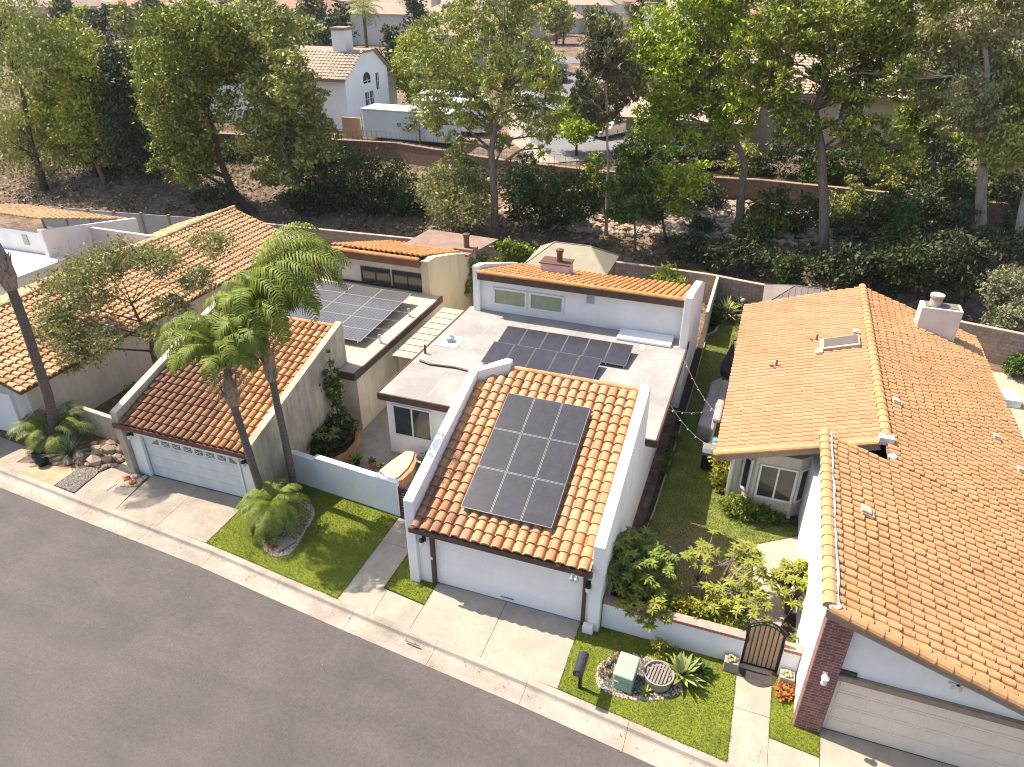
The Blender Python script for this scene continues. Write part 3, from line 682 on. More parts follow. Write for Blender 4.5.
d = MB(); d.box(-13.0,1.595,1.1,-12.98,1.6,1.1+.02); 
wall_lamp(H, (-13.75,1.5,2.0)); wall_lamp(H, (-8.36,1.5,2.0))
FRB = [(-14.35,7.92),(-7.7,7.92),(-7.7,7.02),(-6.9,7.02),(-6.85,15.8),(-14.35,15.8)]
d = MB(); d.prism(FRB, 2.86, 3.02); d.build('flat_roof', flat_tan, H)
d = MB()
for a,b_ in ((2,3),(3,4)): d.strip([FRB[a],FRB[b_]], .08, 2.72, 3.05)
d.build('fascia', brown, H)
for x_,y_ in ((-7.3,10.0),(-7.35,13.0)):
    d = MB(); d.lathe((x_,y_,3.02),[(.12,0),(.1,.05),(.04,.08),(.04,.32),(.09,.34),(.06,.42)],10); d.build('vent_pipe', alu, H)
w = MB(); w.box(-13.4,16,0,-7.9,16.2,4.5); w.build('wall', mat('pale_beige_stucco',(.62,.55,.47),(.54,.47,.39),.9,.95,st=(1,1,.4),bmp=.3,bscale=80), H)
w = MB(); w.xslab(-7.95,-7.5,[(15.75,-.1),(15.75,4.85),(16.6,4.8),(19.3,4.05),(22.3,3.05),(22.3,-.1)]); w.build('parapet', mat('stained_yellow_stucco',(.62,.52,.34),(.50,.41,.27),.8,.95,st=(1,1,.3),bmp=.35,bscale=70), H, bevel=.03)
w = MB(); w.xslab(-13.8,-13.4,[(15.75,-.1),(15.75,4.85),(22.3,3.05),(22.3,-.1)]); w.build('parapet', cream, H, bevel=.03)
t = MB(); tiles(t, (-7.95,22.2,3.1), (-1,0,0), (0,-c3,-sl*c3), 18, 17, 5.45/18, .39); caps(t, (-13.4,15.6,4.95),(-7.95,15.6,4.95), .13, .36); t.build('tile_roof', tile_cap, H)
d = MB(); d.box(-13.4,15.55,4.52,-7.95,15.66,4.9); d.xslab(-13.4,-7.95,[(15.66,4.84),(22.2,2.98),(22.2,2.9),(15.66,4.7)]); d.build('fascia', mat('orange_brown_fascia',(.22,.10,.05),(.16,.07,.04),3,.8), H)
for xa in (-11.6,-9.72): window(H, xa, xa+1.65, 3.2, 3.98, 16, frame_dark, glass, 1, .05)
d = MB(); d.box(-13.1,15.95,3.75,-12.7,16,4.25)
for k in range(5): d.box(-13.07,15.93,3.8+k*.085,-12.73,15.96,3.85+k*.085)
d.build('louvre_vent', plain('beige_vent',(.45,.42,.38),.6), H)
d = MB(); d.box(-13.3,15.96,3.0,-7.95,16.0,3.12); d.build('flashing', frame_dark, H)
d = MB(); d.prism([(-11.6,20.3),(-7.3,20.4),(-6.9,24.3),(-11.6,24.3)],[3.5,3.5,3.2,3.3],[3.66,3.62,3.35,3.45]); d.build('shingle_roof', compos, H)
d = MB(); d.box(-8.4,20.9,3.5,-7.2,21.7,3.74); c_ = d.build('chimney', compos, H); d = MB(); d.lathe((-7.75,21.3,3.74),[(.17,0),(.16,.65),(.21,.67),(.21,.8),(.05,.84)],14); d.build('flue', rust, c_)
nlab = ('first','second','third','fourth')
for i in range(4):
    for j in range(5):
        M = Matrix.Rotation(R(2.5),4,'X'); M.translation = (-8.7-1.67*i, 9.3+1.03*j+.5, 3.36+.045*j)
        panel('solar_panel', M, 1.645, 1.01, 'greyish solar panel on the tan roof, %s column from right, row %d back'%(nlab[i],j+1), 'solar panels on the tan flat roof', pv_grey, plain('bright_silver_frame',(.46,.46,.46),.4,.4))

# ------------------------------------------------------------------ big gabled house at the left edge
H = thing('tiled_house', 'long house with faded patchy terracotta gable roof behind the leaning palm trunk', 'house', (-24,11,0))
w = MB(); w.yslab(2.0,21,[(-28.6,-.1),(-28.6,2.6),(-24.1,4.1),(-19.8,2.6),(-19.8,-.1)]); w.build('wall', greige, H)
t = MB(); sA = .335; cA = 1/math.sqrt(1+sA*sA)
tiles(t, (-19.35,1.5,2.72), (0,1,0), (-cA,0,sA*cA), 66, 13, .303, .395, hs=.7)
tiles(t, (-28.9,21.5,2.72), (0,-1,0), (cA,0,sA*cA), 66, 13, .303, .395)
caps(t, (-24.15,1.4,4.36),(-24.15,21.6,4.36), .17, .42)
t.build('tile_roof', tile_A, H)
d = MB(); d.yslab(1.55,21.45,[(-19.45,2.68),(-24.15,4.26),(-28.8,2.68),(-28.8,2.55),(-24.15,4.12),(-19.45,2.55)]); d.build('fascia', mat('dark_red_fascia',(.16,.075,.055),(.11,.05,.04),3,.8), H)
d = MB(); d.box(-25.8,1.9,0,-20.8,2.0,2.1); d.build('garage_door', door_white, H)
t = MB(); tiles(t, (-26,-.2,2.75), (1,0,0), (0,cA,sA*cA), 12, 5, .3, .38); t.build('porch_roof', tile_A, H)
# white flat-roofed house beyond it
H = thing('flat_roofed_house', 'white flat-roofed house with tile-capped upper wall at the left edge', 'house', (-35,15,0))
w = MB(); w.box(-41,9.0,-.1,-30.2,13.5,2.85); w.build('wall', white, H)
d = MB(); d.prism([(-41.2,8.8),(-30,9.2),(-29.8,13.4),(-41.2,13.4)],2.86,3.05); d.build('flat_roof', mat('white_roof_coating',(.62,.61,.58),(.55,.54,.51),.7,.9), H)
w = MB(); w.box(-41,13.5,-.1,-31.2,13.7,4.35); w.xslab(-31.2,-30.9,[(13.2,-.1),(13.2,4.7),(20,3.4),(20,-.1)]); w.build('wall', white, H, bevel=.02)
w = MB(); w.box(-30.9,16.3,-.1,-26,16.5,3.9); w.build('wall', mat('mauve_white_stucco',(.62,.57,.57),(.56,.51,.51),1,.95), H)
t = MB(); tiles(t, (-31.2,19.5,3.4), (-1,0,0), (0,-c3,-sl*c3), 30, 16, .31, .39); t.build('tile_roof', tile_A, H)
d = MB(); d.box(-33.0,13.45,3.5,-32.6,13.5,4.1); d.build('louvre_vent', plain('beige_vent',(.45,.42,.38),.6), H)

# ------------------------------------------------------------------ orange roofed house at the right
H = thing('orange_roofed_house', 'large house with clean bright orange tile roof and dark brick pillar', 'house', (14,9,0))
zp = lambda x: 4.5-(x-13.25)/3
w = MB()
w.box(8.62,8.0,-.1,8.8,20.3,2.75); w.box(8.8,20.1,-.1,18,20.3,2.75); w.box(17.9,-1.2,-.1,18.1,20.1,2.7)
w.box(8.8,8.0,-.1,11.42,8.2,2.75)
w.prism([(9.05,8.0),(9.5,7.5),(11.0,7.5),(11.42,7.95),(11.42,8.0)], -.1, 2.7)
w.build('wall', greige, H, bevel=.01)
w = MB(); w.xslab(11.35,11.6,[(-1.25,-.1),(-1.25,zp(11.6)-.12),(5.55,zp(11.6)-.12),(5.55,2.75),(8.0,2.75),(8.0,-.1)])
w.yslab(5.4,5.55,[(11.6,2.7),(11.6,zp(11.6)-.1),(13.2,zp(13.2)-.1),(17,zp(17)-.1),(17,2.7)])
w.yslab(-1.3,-1.1,[(12.0,2.3),(12.0,zp(12.0)-.12),(17.9,zp(17.9)-.12),(17.9,2.3)])
w.build('wall', white, H)
d = MB(); d.yslab(-1.46,-1.1,[(11.34,0),(11.34,zp(11.34)-.14),(12.0,zp(12)-.14),(12.0,0)]); d.build('brick_pillar', brick, H, bevel=.01)
d = MB()
nrow = 4
for k in range(nrow):
    d.box(12.06,-1.22,.545*k+.01,17.9,-1.16,.545*(k+1))
    for q in range(8):
        xa = 12.16+q*.73; d.box(xa,-1.235,.545*k+.09,xa+.62,-1.21,.545*(k+1)-.08); d.box(xa+.05,-1.24,.545*k+.14,xa+.57,-1.22,.545*(k+1)-.13)
d.build('garage_door', door_cream, H, bevel=.006)
d = MB(); d.box(12.0,-1.42,2.18,17.9,-1.14,2.36); d.box(12.0,-1.3,0,12.06,-1.14,2.18); d.build('door_frame', taupe, H)
d = MB(); d.box(12.02,-1.36,2.37,12.42,-1.3,2.5); d.build('house_number', frame_dark, H)
d = MB()
for a in (0,60,120): 
    M = Matrix.Translation((14.55,-1.32,3.0)) @ Matrix.Rotation(R(a),4,'Y'); d.obox(M,.42,.03,.06)
d.build('wall_star', plain('pale_metal',(.6,.56,.5),.5), H)
wall_lamp(H, (11.68,-1.46,2.3), plain('white_lamp',(.7,.7,.68),.4))
sD = 1/3; cD = 1/math.sqrt(1+sD*sD)
UPD = (-cD,0,sD*cD); x0 = 18.55
L_full = (x0-11.2)/cD; L_rear = (x0-13.25)/cD; tl = .335
t = MB()
nf = int(L_full/tl); nr = int(L_rear/tl); tlf = L_full/nf; 
tiles(t, (x0,-2.05,zp(x0)), (0,1,0), UPD, 28, nf, 7.625/28, tlf, hs=.75, thick=.045)
tiles(t, (x0,-2.05+25*.305,zp(x0)), (0,1,0), UPD, 55, nr, 14.945/55, L_rear/nr, hs=.75, thick=.045)
t.build('tile_roof', tile_D, H)
t = MB(); xL = 8.05; L_l = (13.25-xL)/cD; nl = int(L_l/.35)
tiles(t, (xL,20.5,4.5-(13.25-xL)/3), (0,-1,0), (cD,0,sD*cD), 50, nl, 13.725/50, L_l/nl, hs=.55)
t.build('tile_roof', tile_DL, H)
t = MB(); caps(t, (13.25,6.9,4.55),(13.25,20.55,4.55), .17, .42)
t.build('ridge_tile', tile_D, H); t = MB(); caps(t, (11.2,-2.05,zp(11.2)+.03),(11.2,5.6,zp(11.2)+.03), .16, .4)
t.build('ridge_tile', tile_D, H); t = MB()
for (xa,xb,yy) in ((11.2,18.55,-2.1),):
    n = 19
    caps(t, (xb,yy,zp(xb)+.0),(xa,yy,zp(xa)+.0), .14, .39)
t.build('ridge_tile', tile_D, H); t = MB(); caps(t, (8.0,6.78,4.5-(13.25-8.0)/3),(13.2,6.78,4.5-(13.25-13.2)/3), .13, .39)
t.build('ridge_tile', tile_D, H)
d = MB(); d.yslab(-2.0,5.6,[(11.22,zp(11.22)-.03),(18.5,zp(18.5)-.03),(18.5,zp(18.5)-.12),(11.22,zp(11.22)-.12)])
d.yslab(5.6,20.45,[(13.25,4.44),(18.5,zp(18.5)-.03),(18.5,zp(18.5)-.12),(13.25,4.34)])
d.yslab(6.85,20.45,[(8.1,2.73),(13.25,4.44),(13.25,4.34),(8.1,2.63)]); d.build('roof_deck', taupe, H)
d = MB(); d.yslab(-2.12,-2.02,[(11.15,zp(11.15)-.05),(18.55,zp(18.55)-.05),(18.55,zp(18.55)-.3),(11.15,zp(11.15)-.3)]); d.box(8.02,6.8,2.52,8.08,20.45,2.72); d.build('fascia', taupe, H)
d = MB(); pth = [(11.37,-1.95,zp(11.37)+.1)]+[(11.37+random.uniform(-.03,.03),y_,zp(11.37)+.1) for y_ in np.linspace(-1.6,5.5,22)]
d.tube(pth, .045, 6); d.blob((11.3,-2.02,zp(11.3)+.06),(.16,.14,.1),2,.05); d.build('mortar_seam', mat('white_mortar',(.62,.58,.54),(.5,.46,.42),6,.9), H)
d = MB(); d.box(13.0,6.65,4.42,13.45,6.95,4.68); d.blob((13.35,5.9,4.52),(.15,.2,.08),1,.1); d.build('mortar_patch', MATS['white_mortar'], H)
d = MB(); d.bar((8.05,6.7,2.62),(13.1,6.7,4.3),.05,.22); d.build('bargeboard', taupe, H)
# bay windows
window(H, 9.72,10.9,.78,2.15,7.5)
def facet(a, b):
    a = Vector((*a,0)); b = Vector((*b,0)); u = (b-a).normalized(); n = Vector((-u.y,u.x,0))
    return lambda p: tuple(a+u*p[0]+n*p[1]+Vector((0,0,p[2])))
window(H, .14,.46,.78,2.15,0, xf=facet((9.05,8.0),(9.5,7.5)), mull=0); window(H, .12,.46,.78,2.15,0, xf=facet((11.0,7.5),(11.42,7.95)), mull=0)
d = MB(); d.box(9.45,7.42,-.1,11.05,7.6,.12); d.build('plinth', greige, H)
d = MB(); d.box(8.66,7.9,0,8.75,8.0,2.6); d.build('downspout', white_trim, H)
ch = MB(); ch.box(15.55,18.3,3.0,17.2,19.15,4.75); c_ = ch.build('chimney', mat('chimney_stucco',(.62,.58,.54),(.55,.50,.46),2,.9), H, bevel=.02)
d = MB(); d.box(15.7,18.42,4.75,17.05,19.03,4.79); d.build('chimney_top', plain('dark_cap',(.2,.16,.13),.8), c_)
d = MB(); d.lathe((16.1,18.72,4.79),[(.26,0),(.24,.35),(.3,.37),(.3,.48),(.18,.5)],16); d.build('flue', mat('flue_metal',(.45,.40,.34),(.3,.26,.22),4,.6), c_)
slp = Matrix.Rotation(-math.atan(1/3),4,'Y')
def onL(x,y,h=.1): M = slp.copy(); M.translation = (x,y,4.5-(13.25-x)/3+h); return M
def onR(x,y,h=.1): M = Matrix.Rotation(math.atan(1/3),4,'Y'); M.translation = (x,y,zp(x)+h); return M
d = MB(); d.obox(onL(12.1,14.3,.16),1.55,1.0,.16); sk = d.build('skylight', plain('skylight_kerb',(.36,.29,.22),.7), H, bevel=.02)
d = MB(); d.obox(onL(12.12,14.33,.25),1.3,.75,.03); d.build('pane', plain('skylight_glass',(.16,.13,.12),.15,0,.6), sk)
d = MB(); d.obox(onL(11.35,13.75,.14),.3,.35,.14); d.build('mortar_patch', MATS['white_mortar'], H)
for x_,y_ in ((11.25,15.0),(9.75,13.0)):
    d = MB(); z_ = 4.5-(13.25-x_)/3; d.lathe((x_,y_,z_+.02),[(.12,.05),(.05,.1),(.045,.36),(.05,.37),(.02,.38)],10); d.box(x_-.25,y_-.04,z_+.08,x_+.1,y_+.04,z_+.13); d.build('vent_pipe', plain('rusty_pipe',(.22,.15,.11),.7), H)
for x_,y_,a in ((13.85,9.7,.3),(12.3,2.15,.34),(17.5,10.5,.24),(17.95,8.8,.22),(12.75,15.2,.26)):
    d = MB(); f_ = onR if x_ > 13.25 or y_ < 6 else onL
    d.obox(f_(x_,y_,.13),a,a,.1); d.obox(f_(x_-.05,y_,.2),a*.8,a*.9,.08); d.build('roof_vent', plain('beige_vent_metal',(.52,.43,.33),.6), H, bevel=.015)
# ------------------------------------------------------------------ walls, fences, gates
g = thing('garden_wall','white courtyard wall along the back of the left lawn','wall',(-5.2,3,0))
w = MB(); w.strip([(-7.74,3.22),(-6.5,3.1)],.2,-.1,1.42); w.strip([(-6.5,3.1),(-2.78,2.74)],.2,-.1,1.56); w.build('wall', white, g, bevel=.015)
w = MB(); w.strip([(-7.72,3.22),(-6.52,3.1)],.25,1.42,1.46); w.strip([(-6.5,3.1),(-2.76,2.74)],.25,1.56,1.6); w.build('coping', white, g, bevel=.01)
g = thing('slatted_gate','dark slatted metal gate between the courtyard wall and the white garage','gate',(-1.85,2.6,0))
b = MB(); b.box(-2.68,2.58,0,-2.62,2.64,1.5); b.box(-.98,2.58,0,-.92,2.64,1.5)
b.build('post', frame_dark, g); b = MB()
for k in range(11): b.box(-2.62,2.595,.1+k*.125,-.98,2.625,.19+k*.125)
b.build('slat_panel', frame_dark, g)
g = thing('garden_wall','low white garden wall with red brick capping beside the arched gate','wall',(7.7,.2,0))
w = MB(); w.box(5.6,.1,-.1,9.8,.3,1.08); w.box(10.86,.1,-.1,11.34,.3,1.08); w.build('wall', white, g, bevel=.015)
w = MB(); w.box(5.6,.06,1.08,9.8,.36,1.2); w.box(10.86,.06,1.08,11.34,.36,1.2); w.build('brick_cap', brickcap, g, bevel=.01)
g = thing('arched_gate','arched wooden garden gate in a black metal frame','gate',(10.33,.2,0))
def arch(x): return 1.62+.3*(1-((x-10.33)/.52)**2)
b = MB(); b.box(9.81,.16,.0,9.86,.24,1.64); b.box(10.8,.16,.0,10.85,.24,1.64)
b.tube([(x,.2,arch(x)) for x in np.linspace(9.83,10.83,15)],.03,8); b.tube([(x,.2,arch(x)-.13) for x in np.linspace(9.85,10.81,15)],.018,6)
for x in np.linspace(9.95,10.7,7): b.tube([(x,.2,arch(x)-.12),(x,.2,arch(x))],.012,6)
b.bar((9.84,.2,.08),(10.82,.2,.08),.05,.05); b.build('gate_frame', black, g)
b = MB(); xs_ = np.linspace(9.87,10.79,8)
for xa,xb in zip(xs_,xs_[1:]): b.prism([(xa+.008,.19),(xb-.008,.19),(xb-.008,.215),(xa+.008,.215)],.11,[arch(xa)-.15,arch(xb)-.15,arch(xb)-.15,arch(xa)-.15])
b.build('wood_panel', wood, g)
b = MB()
for x in xs_: b.tube([(x,.18,.1),(x,.18,arch(x)-.13)],.013,6)
b.build('bar', black, g)
b = MB(); b.box(9.84,.1,1.0,9.9,.16,1.2); b.build('latch', black, g)
for x_,lab,pot in ((9.55,'square planter box of pale succulents to the left of the arched gate',1),(11.1,'square planter box of pale succulents to the right of the arched gate',1)):
    g = thing('planter_box', lab, 'planter', (x_,-.1,.03)); b = MB(); b.box(x_-.2,-.28,.03,x_+.2,.05,.42); b.build('box', concrete2, g, bevel=.02)
    b = MB()
    for k in range(9):
        a = k*2.4; r_ = .05+.1*random.random(); b.blob((x_+r_*math.cos(a),-.12+r_*math.sin(a),.46),(.06,.06,.06),1,.3)
    b.build('plant', leafmat('pale_succulent%s'%('' if x_<10 else '_b'),[(.35,.33,.22),(.45,.36,.28),(.28,.30,.16)],.1), g)
b = MB(); b.prism([(10.33+.52*math.cos(a),.0-.5*math.sin(a)) for a in np.linspace(0,math.pi,18)],.024,.045)
info(b.build('doormat', mat('rubber_mat',(.07,.06,.055),(.04,.035,.033),9,.95), loc=(10.3,-.2,.02)),'dark half-round doormat in front of the arched gate','doormat')
info(MB().strip([(-19.3,3.2),(-14.36,2.72)],.2,-.1,1.3).build('garden_wall', beige, loc=(-17,3,0), bevel=.015),'stained beige garden wall behind the boulders','wall')
g = thing('block_wall','brown block wall along the foot of the bank','wall',(0,26.5,0))
BW = [(-30,25.7),(-20,26.2),(-8,26.9),(2.7,26.85),(5.75,26.7),(7.8,26.3),(18.8,24.4),(21.6,23.8),(32,22.4)]
MB().strip(BW,.2,-.2,1.8).build('wall', block, g)
MB().strip(BW,.26,1.8,1.86).build('coping', mat('block_cap',(.42,.34,.27),(.32,.26,.2),3,.95), g)
info(MB().box(6.15,21.0,-.1,6.3,26.5,1.9).build('side_wall', cream, loc=(6.2,24,0)),'tan side wall behind the white rear wing','wall')
g = thing('panel_fence','pale grey panel fence with posts at the foot of the left bank','fence',(-37,25,0))
FP = [(-45,24.0),(-42.7,24.2),(-40.4,24.4),(-38.1,24.65),(-35.8,24.95),(-33.5,25.25),(-31.2,25.6)]
MB().strip(FP,.05,.1,1.75).build('panel', mat('grey_panel',(.42,.44,.40),(.36,.38,.35),1,.8), g)
for x_,y_ in FP: MB().box(x_-.08,y_-.08,-.1,x_+.08,y_+.08,1.85).build('post', taupe, g)
g = thing('retaining_wall','long brown retaining wall along the top of the bank','wall',(-5,39.5,3))
RW = [(x,wy(x)+.12) for x in (-110,-80,-68,-56,-48,-40,-31,-23,-17,-12,-8,-4,2,7.5,12,17,28,40,60)]
MB().strip(RW,.34,1.6,4.42).build('wall', retain, g)
MB().strip(RW,.42,4.42,4.5).build('coping', mat('wall_cap',(.31,.225,.165),(.25,.18,.13),2,.95), g)
b = MB(); x = -32.0
while x < 8: b.box(x-.008,wy(x)+.085,4.5,x+.008,wy(x)+.105,5.4); x += .45
pts = [(x_,wy(x_)+.095) for x_ in np.linspace(-32,8,30)]
for z_ in (4.65,5.36): b.tube([(p[0],p[1],z_) for p in pts],.012,4)
b.build('iron_railing', plain('rusty_iron',(.14,.10,.08),.7), g)

# ------------------------------------------------------------------ things on the front lawns
g = thing('mailbox','black cylindrical mailbox on a post at the kerb','mailbox',(5.55,-2.25,.03))
b = MB(); b.box(5.5,-2.3,0,5.6,-2.2,.98); b.build('post', black, g)
b = MB(); n = 14
for y_ in (-2.68,-1.98):
    for k in range(n):
        a = math.pi*2*k/n; zz = max(math.sin(a),-.75)*.135; b.v.append((5.55+math.cos(a)*.15,y_,1.12+zz*1.2))
for k in range(n): b.face([k,(k+1)%n,n+(k+1)%n,n+k])
b.face(list(range(n))[::-1]); b.face([n+k for k in range(n)])
b.build('box', plain('mailbox_black',(.035,.037,.042),.4), g, bevel=.008)
b = MB(); b.box(5.5,-2.695,1.03,5.6,-2.68,1.18); b.build('box_door', plain('grey_door',(.1,.1,.11),.4), g)
g = thing('utility_box','sage green metal utility box on the right front lawn','utility box',(6.73,-1.65,.03))
M = Matrix.Translation((6.73,-1.62,0)) @ Matrix.Rotation(R(-4),4,'Z')
b = MB(); P = [M @ Vector(p) for p in ((-.27,-.36,.03),(.27,-.36,.03),(.27,.36,.03),(-.27,.36,.03),(-.27,-.36,.62),(.27,-.36,.62),(.27,.36,.70),(-.27,.36,.70))]
b.add(P,[(0,3,2,1),(4,5,6,7),(0,1,5,4),(1,2,6,5),(2,3,7,6),(3,0,4,7)]); b.build('cabinet', green_box, g, bevel=.03)
b = MB(); P = [M @ Vector(p) for p in ((-.3,-.4,.62),(.3,-.4,.62),(.3,.4,.70),(-.3,.4,.70),(-.29,-.39,.70),(.29,-.39,.70),(.29,.39,.79),(-.29,.39,.79))]
b.add(P,[(0,3,2,1),(4,5,6,7),(0,1,5,4),(1,2,6,5),(2,3,7,6),(3,0,4,7)]); b.build('lid', green_box, g, bevel=.04)
b = MB(); b.obox(M @ Matrix.Translation((0,-.38,.40)),.5,.03,.03); b.obox(M @ Matrix.Translation((.12,-.385,.3)),.06,.04,.1); b.build('latch', green_box, g)
g = thing('half_barrel','round pale half barrel with slatted dark top beside the green utility box','planter',(7.62,-1.32,.04))
b = MB(); n = 28
rings = [(.36,.03),(.42,.3),(.44,.44),(.40,.44),(.38,.34),(.02,.33)]
b.lathe((7.62,-1.32,0), [(r_,z_) for r_,z_ in rings], n); b.build('bowl', concrete2, g, smooth=False)
b = MB()
for k in range(8):
    x_ = -.33+k*.094; hl = math.sqrt(max(0,.36**2-x_**2)); b.obox(Matrix.Translation((7.62+x_,-1.32,.385)) @ Matrix.Rotation(R(-8),4,'Z'),.06,hl*2,.03)
b.build('slats', mat('weathered_slats',(.30,.25,.22),(.16,.14,.14),5,.9,st=(6,1,1)), g)
b = MB(); b.obox(Matrix.Translation((-5.93,-.15,.09)) @ Matrix.Rotation(R(-20),4,'Z'),.4,.75,.1)
info(b.build('stepping_stone', concrete, loc=(-5.93,-.15,.04), bevel=.03),'flat tan stone slab in the gravel bed round the small palm','stone')
for (x_,y_),lab in (((-14.5,.35),'concrete meter box lid in the pavement beside the weathered garage'),((10.35,-2.6),'concrete meter box lid in the path to the arched gate')):
    g = thing('meter_box', lab, 'meter box', (x_,y_,.02)); b = MB(); b.obox(Matrix.Translation((x_,y_,.023)) @ Matrix.Rotation(R(-6),4,'Z'),.36,.5,.02); b.build('rim', mat('lid_rim',(.36,.33,.30),(.3,.27,.25),6,.9), g)
    b = MB(); b.obox(Matrix.Translation((x_,y_,.032)) @ Matrix.Rotation(R(-6),4,'Z'),.27,.4,.016); b.build('lid', concrete, g)
g = thing('storm_drain','small rust-stained drain slot in the kerb before the white garage driveway','drain',(.3,cy(.3)-.4,-.05))
b = MB(); b.obox(Matrix.Translation((.3,cy(.3)-.395,-.03)) @ Matrix.Rotation(R(-6),4,'Z') @ Matrix.Rotation(R(38),4,'X'),.5,.02,.05); b.build('slot', frame_dark, g)
# boulders beside the weathered garage
BO = [(-17.05,1.35,.42),(-16.55,1.75,.36),(-16.2,1.35,.40),(-15.85,1.6,.34),(-15.55,1.9,.30),(-16.9,2.05,.33),(-16.3,2.2,.36),(-15.8,2.35,.34),(-15.3,2.35,.3),(-16.6,2.6,.3),(-15.6,2.75,.28),(-14.9,2.5,.26),(-17.3,.95,.28)]
WB = ['broad boulder nearest the kerb','tan boulder in the middle of the pile','rounded boulder at the front of the pile','tan boulder beside the pavement','small boulder facing the garage','boulder behind the blue agave','flat boulder in the back row','boulder near the garage corner','small boulder by the garage pillar','low boulder against the beige wall','small pale boulder against the wall','smallest tan boulder by the garage','low boulder under the blue agave']
for (x_,y_,r_),lab in zip(BO,WB):
    b = MB(); b.blob((x_,y_,r_*.35),(r_*random.uniform(.75,1.05),r_*random.uniform(.6,.8),r_*random.uniform(.55,.75)),1,.24)
    info(b.build('boulder', rockm, loc=(x_,y_,0)), lab, 'boulder', 'boulders between the beige wall and the kerb')
rb = MB()
for k in range(70):
    x_ = random.uniform(-17.4,-14.7); y_ = random.uniform(.9,2.7)
    if y_ < 1.05+.9*max(0,(x_+15.6)): continue
    q = random.uniform(.07,.17); rb.blob((x_,y_,q*.5),(q,q*.8,q*.7),1,.25)
info(rb.build('rubble', rockm), 'loose tan rubble between the boulders', 'rubble', kind='stuff')
for k,(x_,y_) in enumerate(((-14.15,.95),(-13.85,1.15),(-13.7,.8),(-14.35,1.5))):
    b = MB(); b.blob((x_,y_,.1),(.17,.14,.13),2,.15); info(b.build('small_rock', rockm if k%2 else terracotta, loc=(x_,y_,.04)), ('reddish rock','tan rock','orange-red rock','pale tan rock')[k]+' at the foot of the weathered garage pillar, '+('nearest the kerb','nearest the door','in the middle','furthest back')[k], 'rock', 'rocks at the garage pillar')

# ------------------------------------------------------------------ courtyard and back yards
g = thing('raised_planter','curved terracotta raised planter against the stained garage wall','planter',(-7.2,5.6,0))
cur = [(-7.72,4.2),(-7.1,4.15),(-6.6,4.45),(-6.35,5.0),(-6.4,5.8),(-6.75,6.5),(-7.2,6.9),(-7.72,7.05)]
MB().strip(cur,.16,0,.52).build('rim', mat('terracotta_render',(.42,.22,.13),(.34,.17,.10),2,.9), g)
MB().prism(cur,.0,.42).build('soil', soil, g)
g = thing('garden_bench','curved cream-topped masonry seat with orange brick side in the courtyard','bench',(-3.9,5,0))
top = [(-4.5,4.35),(-4.35,5.1),(-4.1,5.9),(-3.65,5.95),(-3.42,5.5),(-3.3,4.9),(-3.38,4.2),(-3.7,3.9)]
MB().prism([(x_,y_) for x_,y_ in top],0,.46).build('base', brickmat('orange_brick',(.45,.22,.11),(.38,.17,.08),(.4,.3,.22),.1,.3), g)
MB().prism([(-4.5,4.35),(-4.35,5.1),(-4.1,5.9),(-3.75,5.95),(-3.6,5.5),(-3.52,4.9),(-3.6,4.2),(-3.85,3.95)],.46,.52).build('top', mat('cream_render',(.50,.42,.32),(.44,.37,.28),2,.9), g)
def pot(x_,y_,r_,h_,lab,m,leafm_,n=16,L=.3,sh=.0):
    g = thing('potted_plant',lab,'potted plant',(x_,y_,0)); b = MB(); b.lathe((x_,y_,.012),[(r_*.7,0),(r_,h_),(r_*.85,h_),(r_*.8,h_*.85),(.01,h_*.85)],16); b.build('pot', m, g)
    rosette_mesh('foliage', (x_,y_,h_*.8), n, L, .05, leafm_, g, up=.9)
    return g
def rosette_mesh(name, c, n, L, w, m, parent, up=.5, curl=.6, segs=3, loc=None, tw=.3):
    V = []; F = []
    for k in range(n):
        t = k/n; az = k*2.39996+random.uniform(-.2,.2); el = (up*(1-t)+.12)*1.2+random.uniform(-.1,.15); l = L*random.uniform(.75,1.1)
        p = Vector(c); b0 = len(V); sd = Vector((-math.sin(az),math.cos(az),0))
        for s in range(segs+1):
            f = s/segs; ww = w*(math.sin(math.pi*min(.98,.12+f*.88))**.8)
            if s == segs: ww = .004
            u = Vector((math.cos(az)*math.cos(el),math.sin(az)*math.cos(el),math.sin(el)))
            V += [tuple(p-sd*ww), tuple(p+sd*ww+u.cross(sd)*0)]
            p = p+u*(l/segs); el -= curl/segs
        for s in range(segs): F.append((b0+2*s,b0+2*s+1,b0+2*s+3,b0+2*s+2))
    return arrmesh(name, V, F, m, parent, loc)
lf_bright = leafmat('bright_leaf',[(.16,.22,.03),(.22,.28,.04),(.28,.32,.06),(.13,.18,.03)],.3)
lf_mid = leafmat('mid_leaf',[(.06,.11,.025),(.09,.15,.03),(.13,.19,.04),(.05,.085,.02)],.3)
lf_dark = leafmat('dark_leaf',[(.03,.05,.016),(.045,.07,.02),(.06,.095,.028),(.025,.04,.014)],.2)
lf_yellow = leafmat('yellow_leaf',[(.30,.30,.04),(.38,.36,.05),(.22,.26,.04),(.42,.38,.08),(.16,.20,.03)],.35)
lf_blue = leafmat('bluegreen_leaf',[(.10,.13,.10),(.15,.18,.14),(.19,.21,.17),(.08,.10,.08)],.1)
lf_agave = leafmat('agave_leaf',[(.22,.27,.08),(.29,.33,.11),(.18,.23,.06),(.34,.36,.16)],.15)
lf_red = leafmat('red_leaf',[(.45,.10,.05),(.55,.18,.07),(.38,.14,.05),(.30,.20,.06)],.25)
lf_palm = leafmat('palm_leaf',[(.10,.155,.02),(.15,.205,.028),(.20,.25,.035),(.26,.29,.05),(.08,.12,.018)],.35,.15)
pot(-5.95,5.0,.16,.26,'small pot with an upright yellow-green plant by the courtyard wall',frame_dark,lf_bright,18,.5)
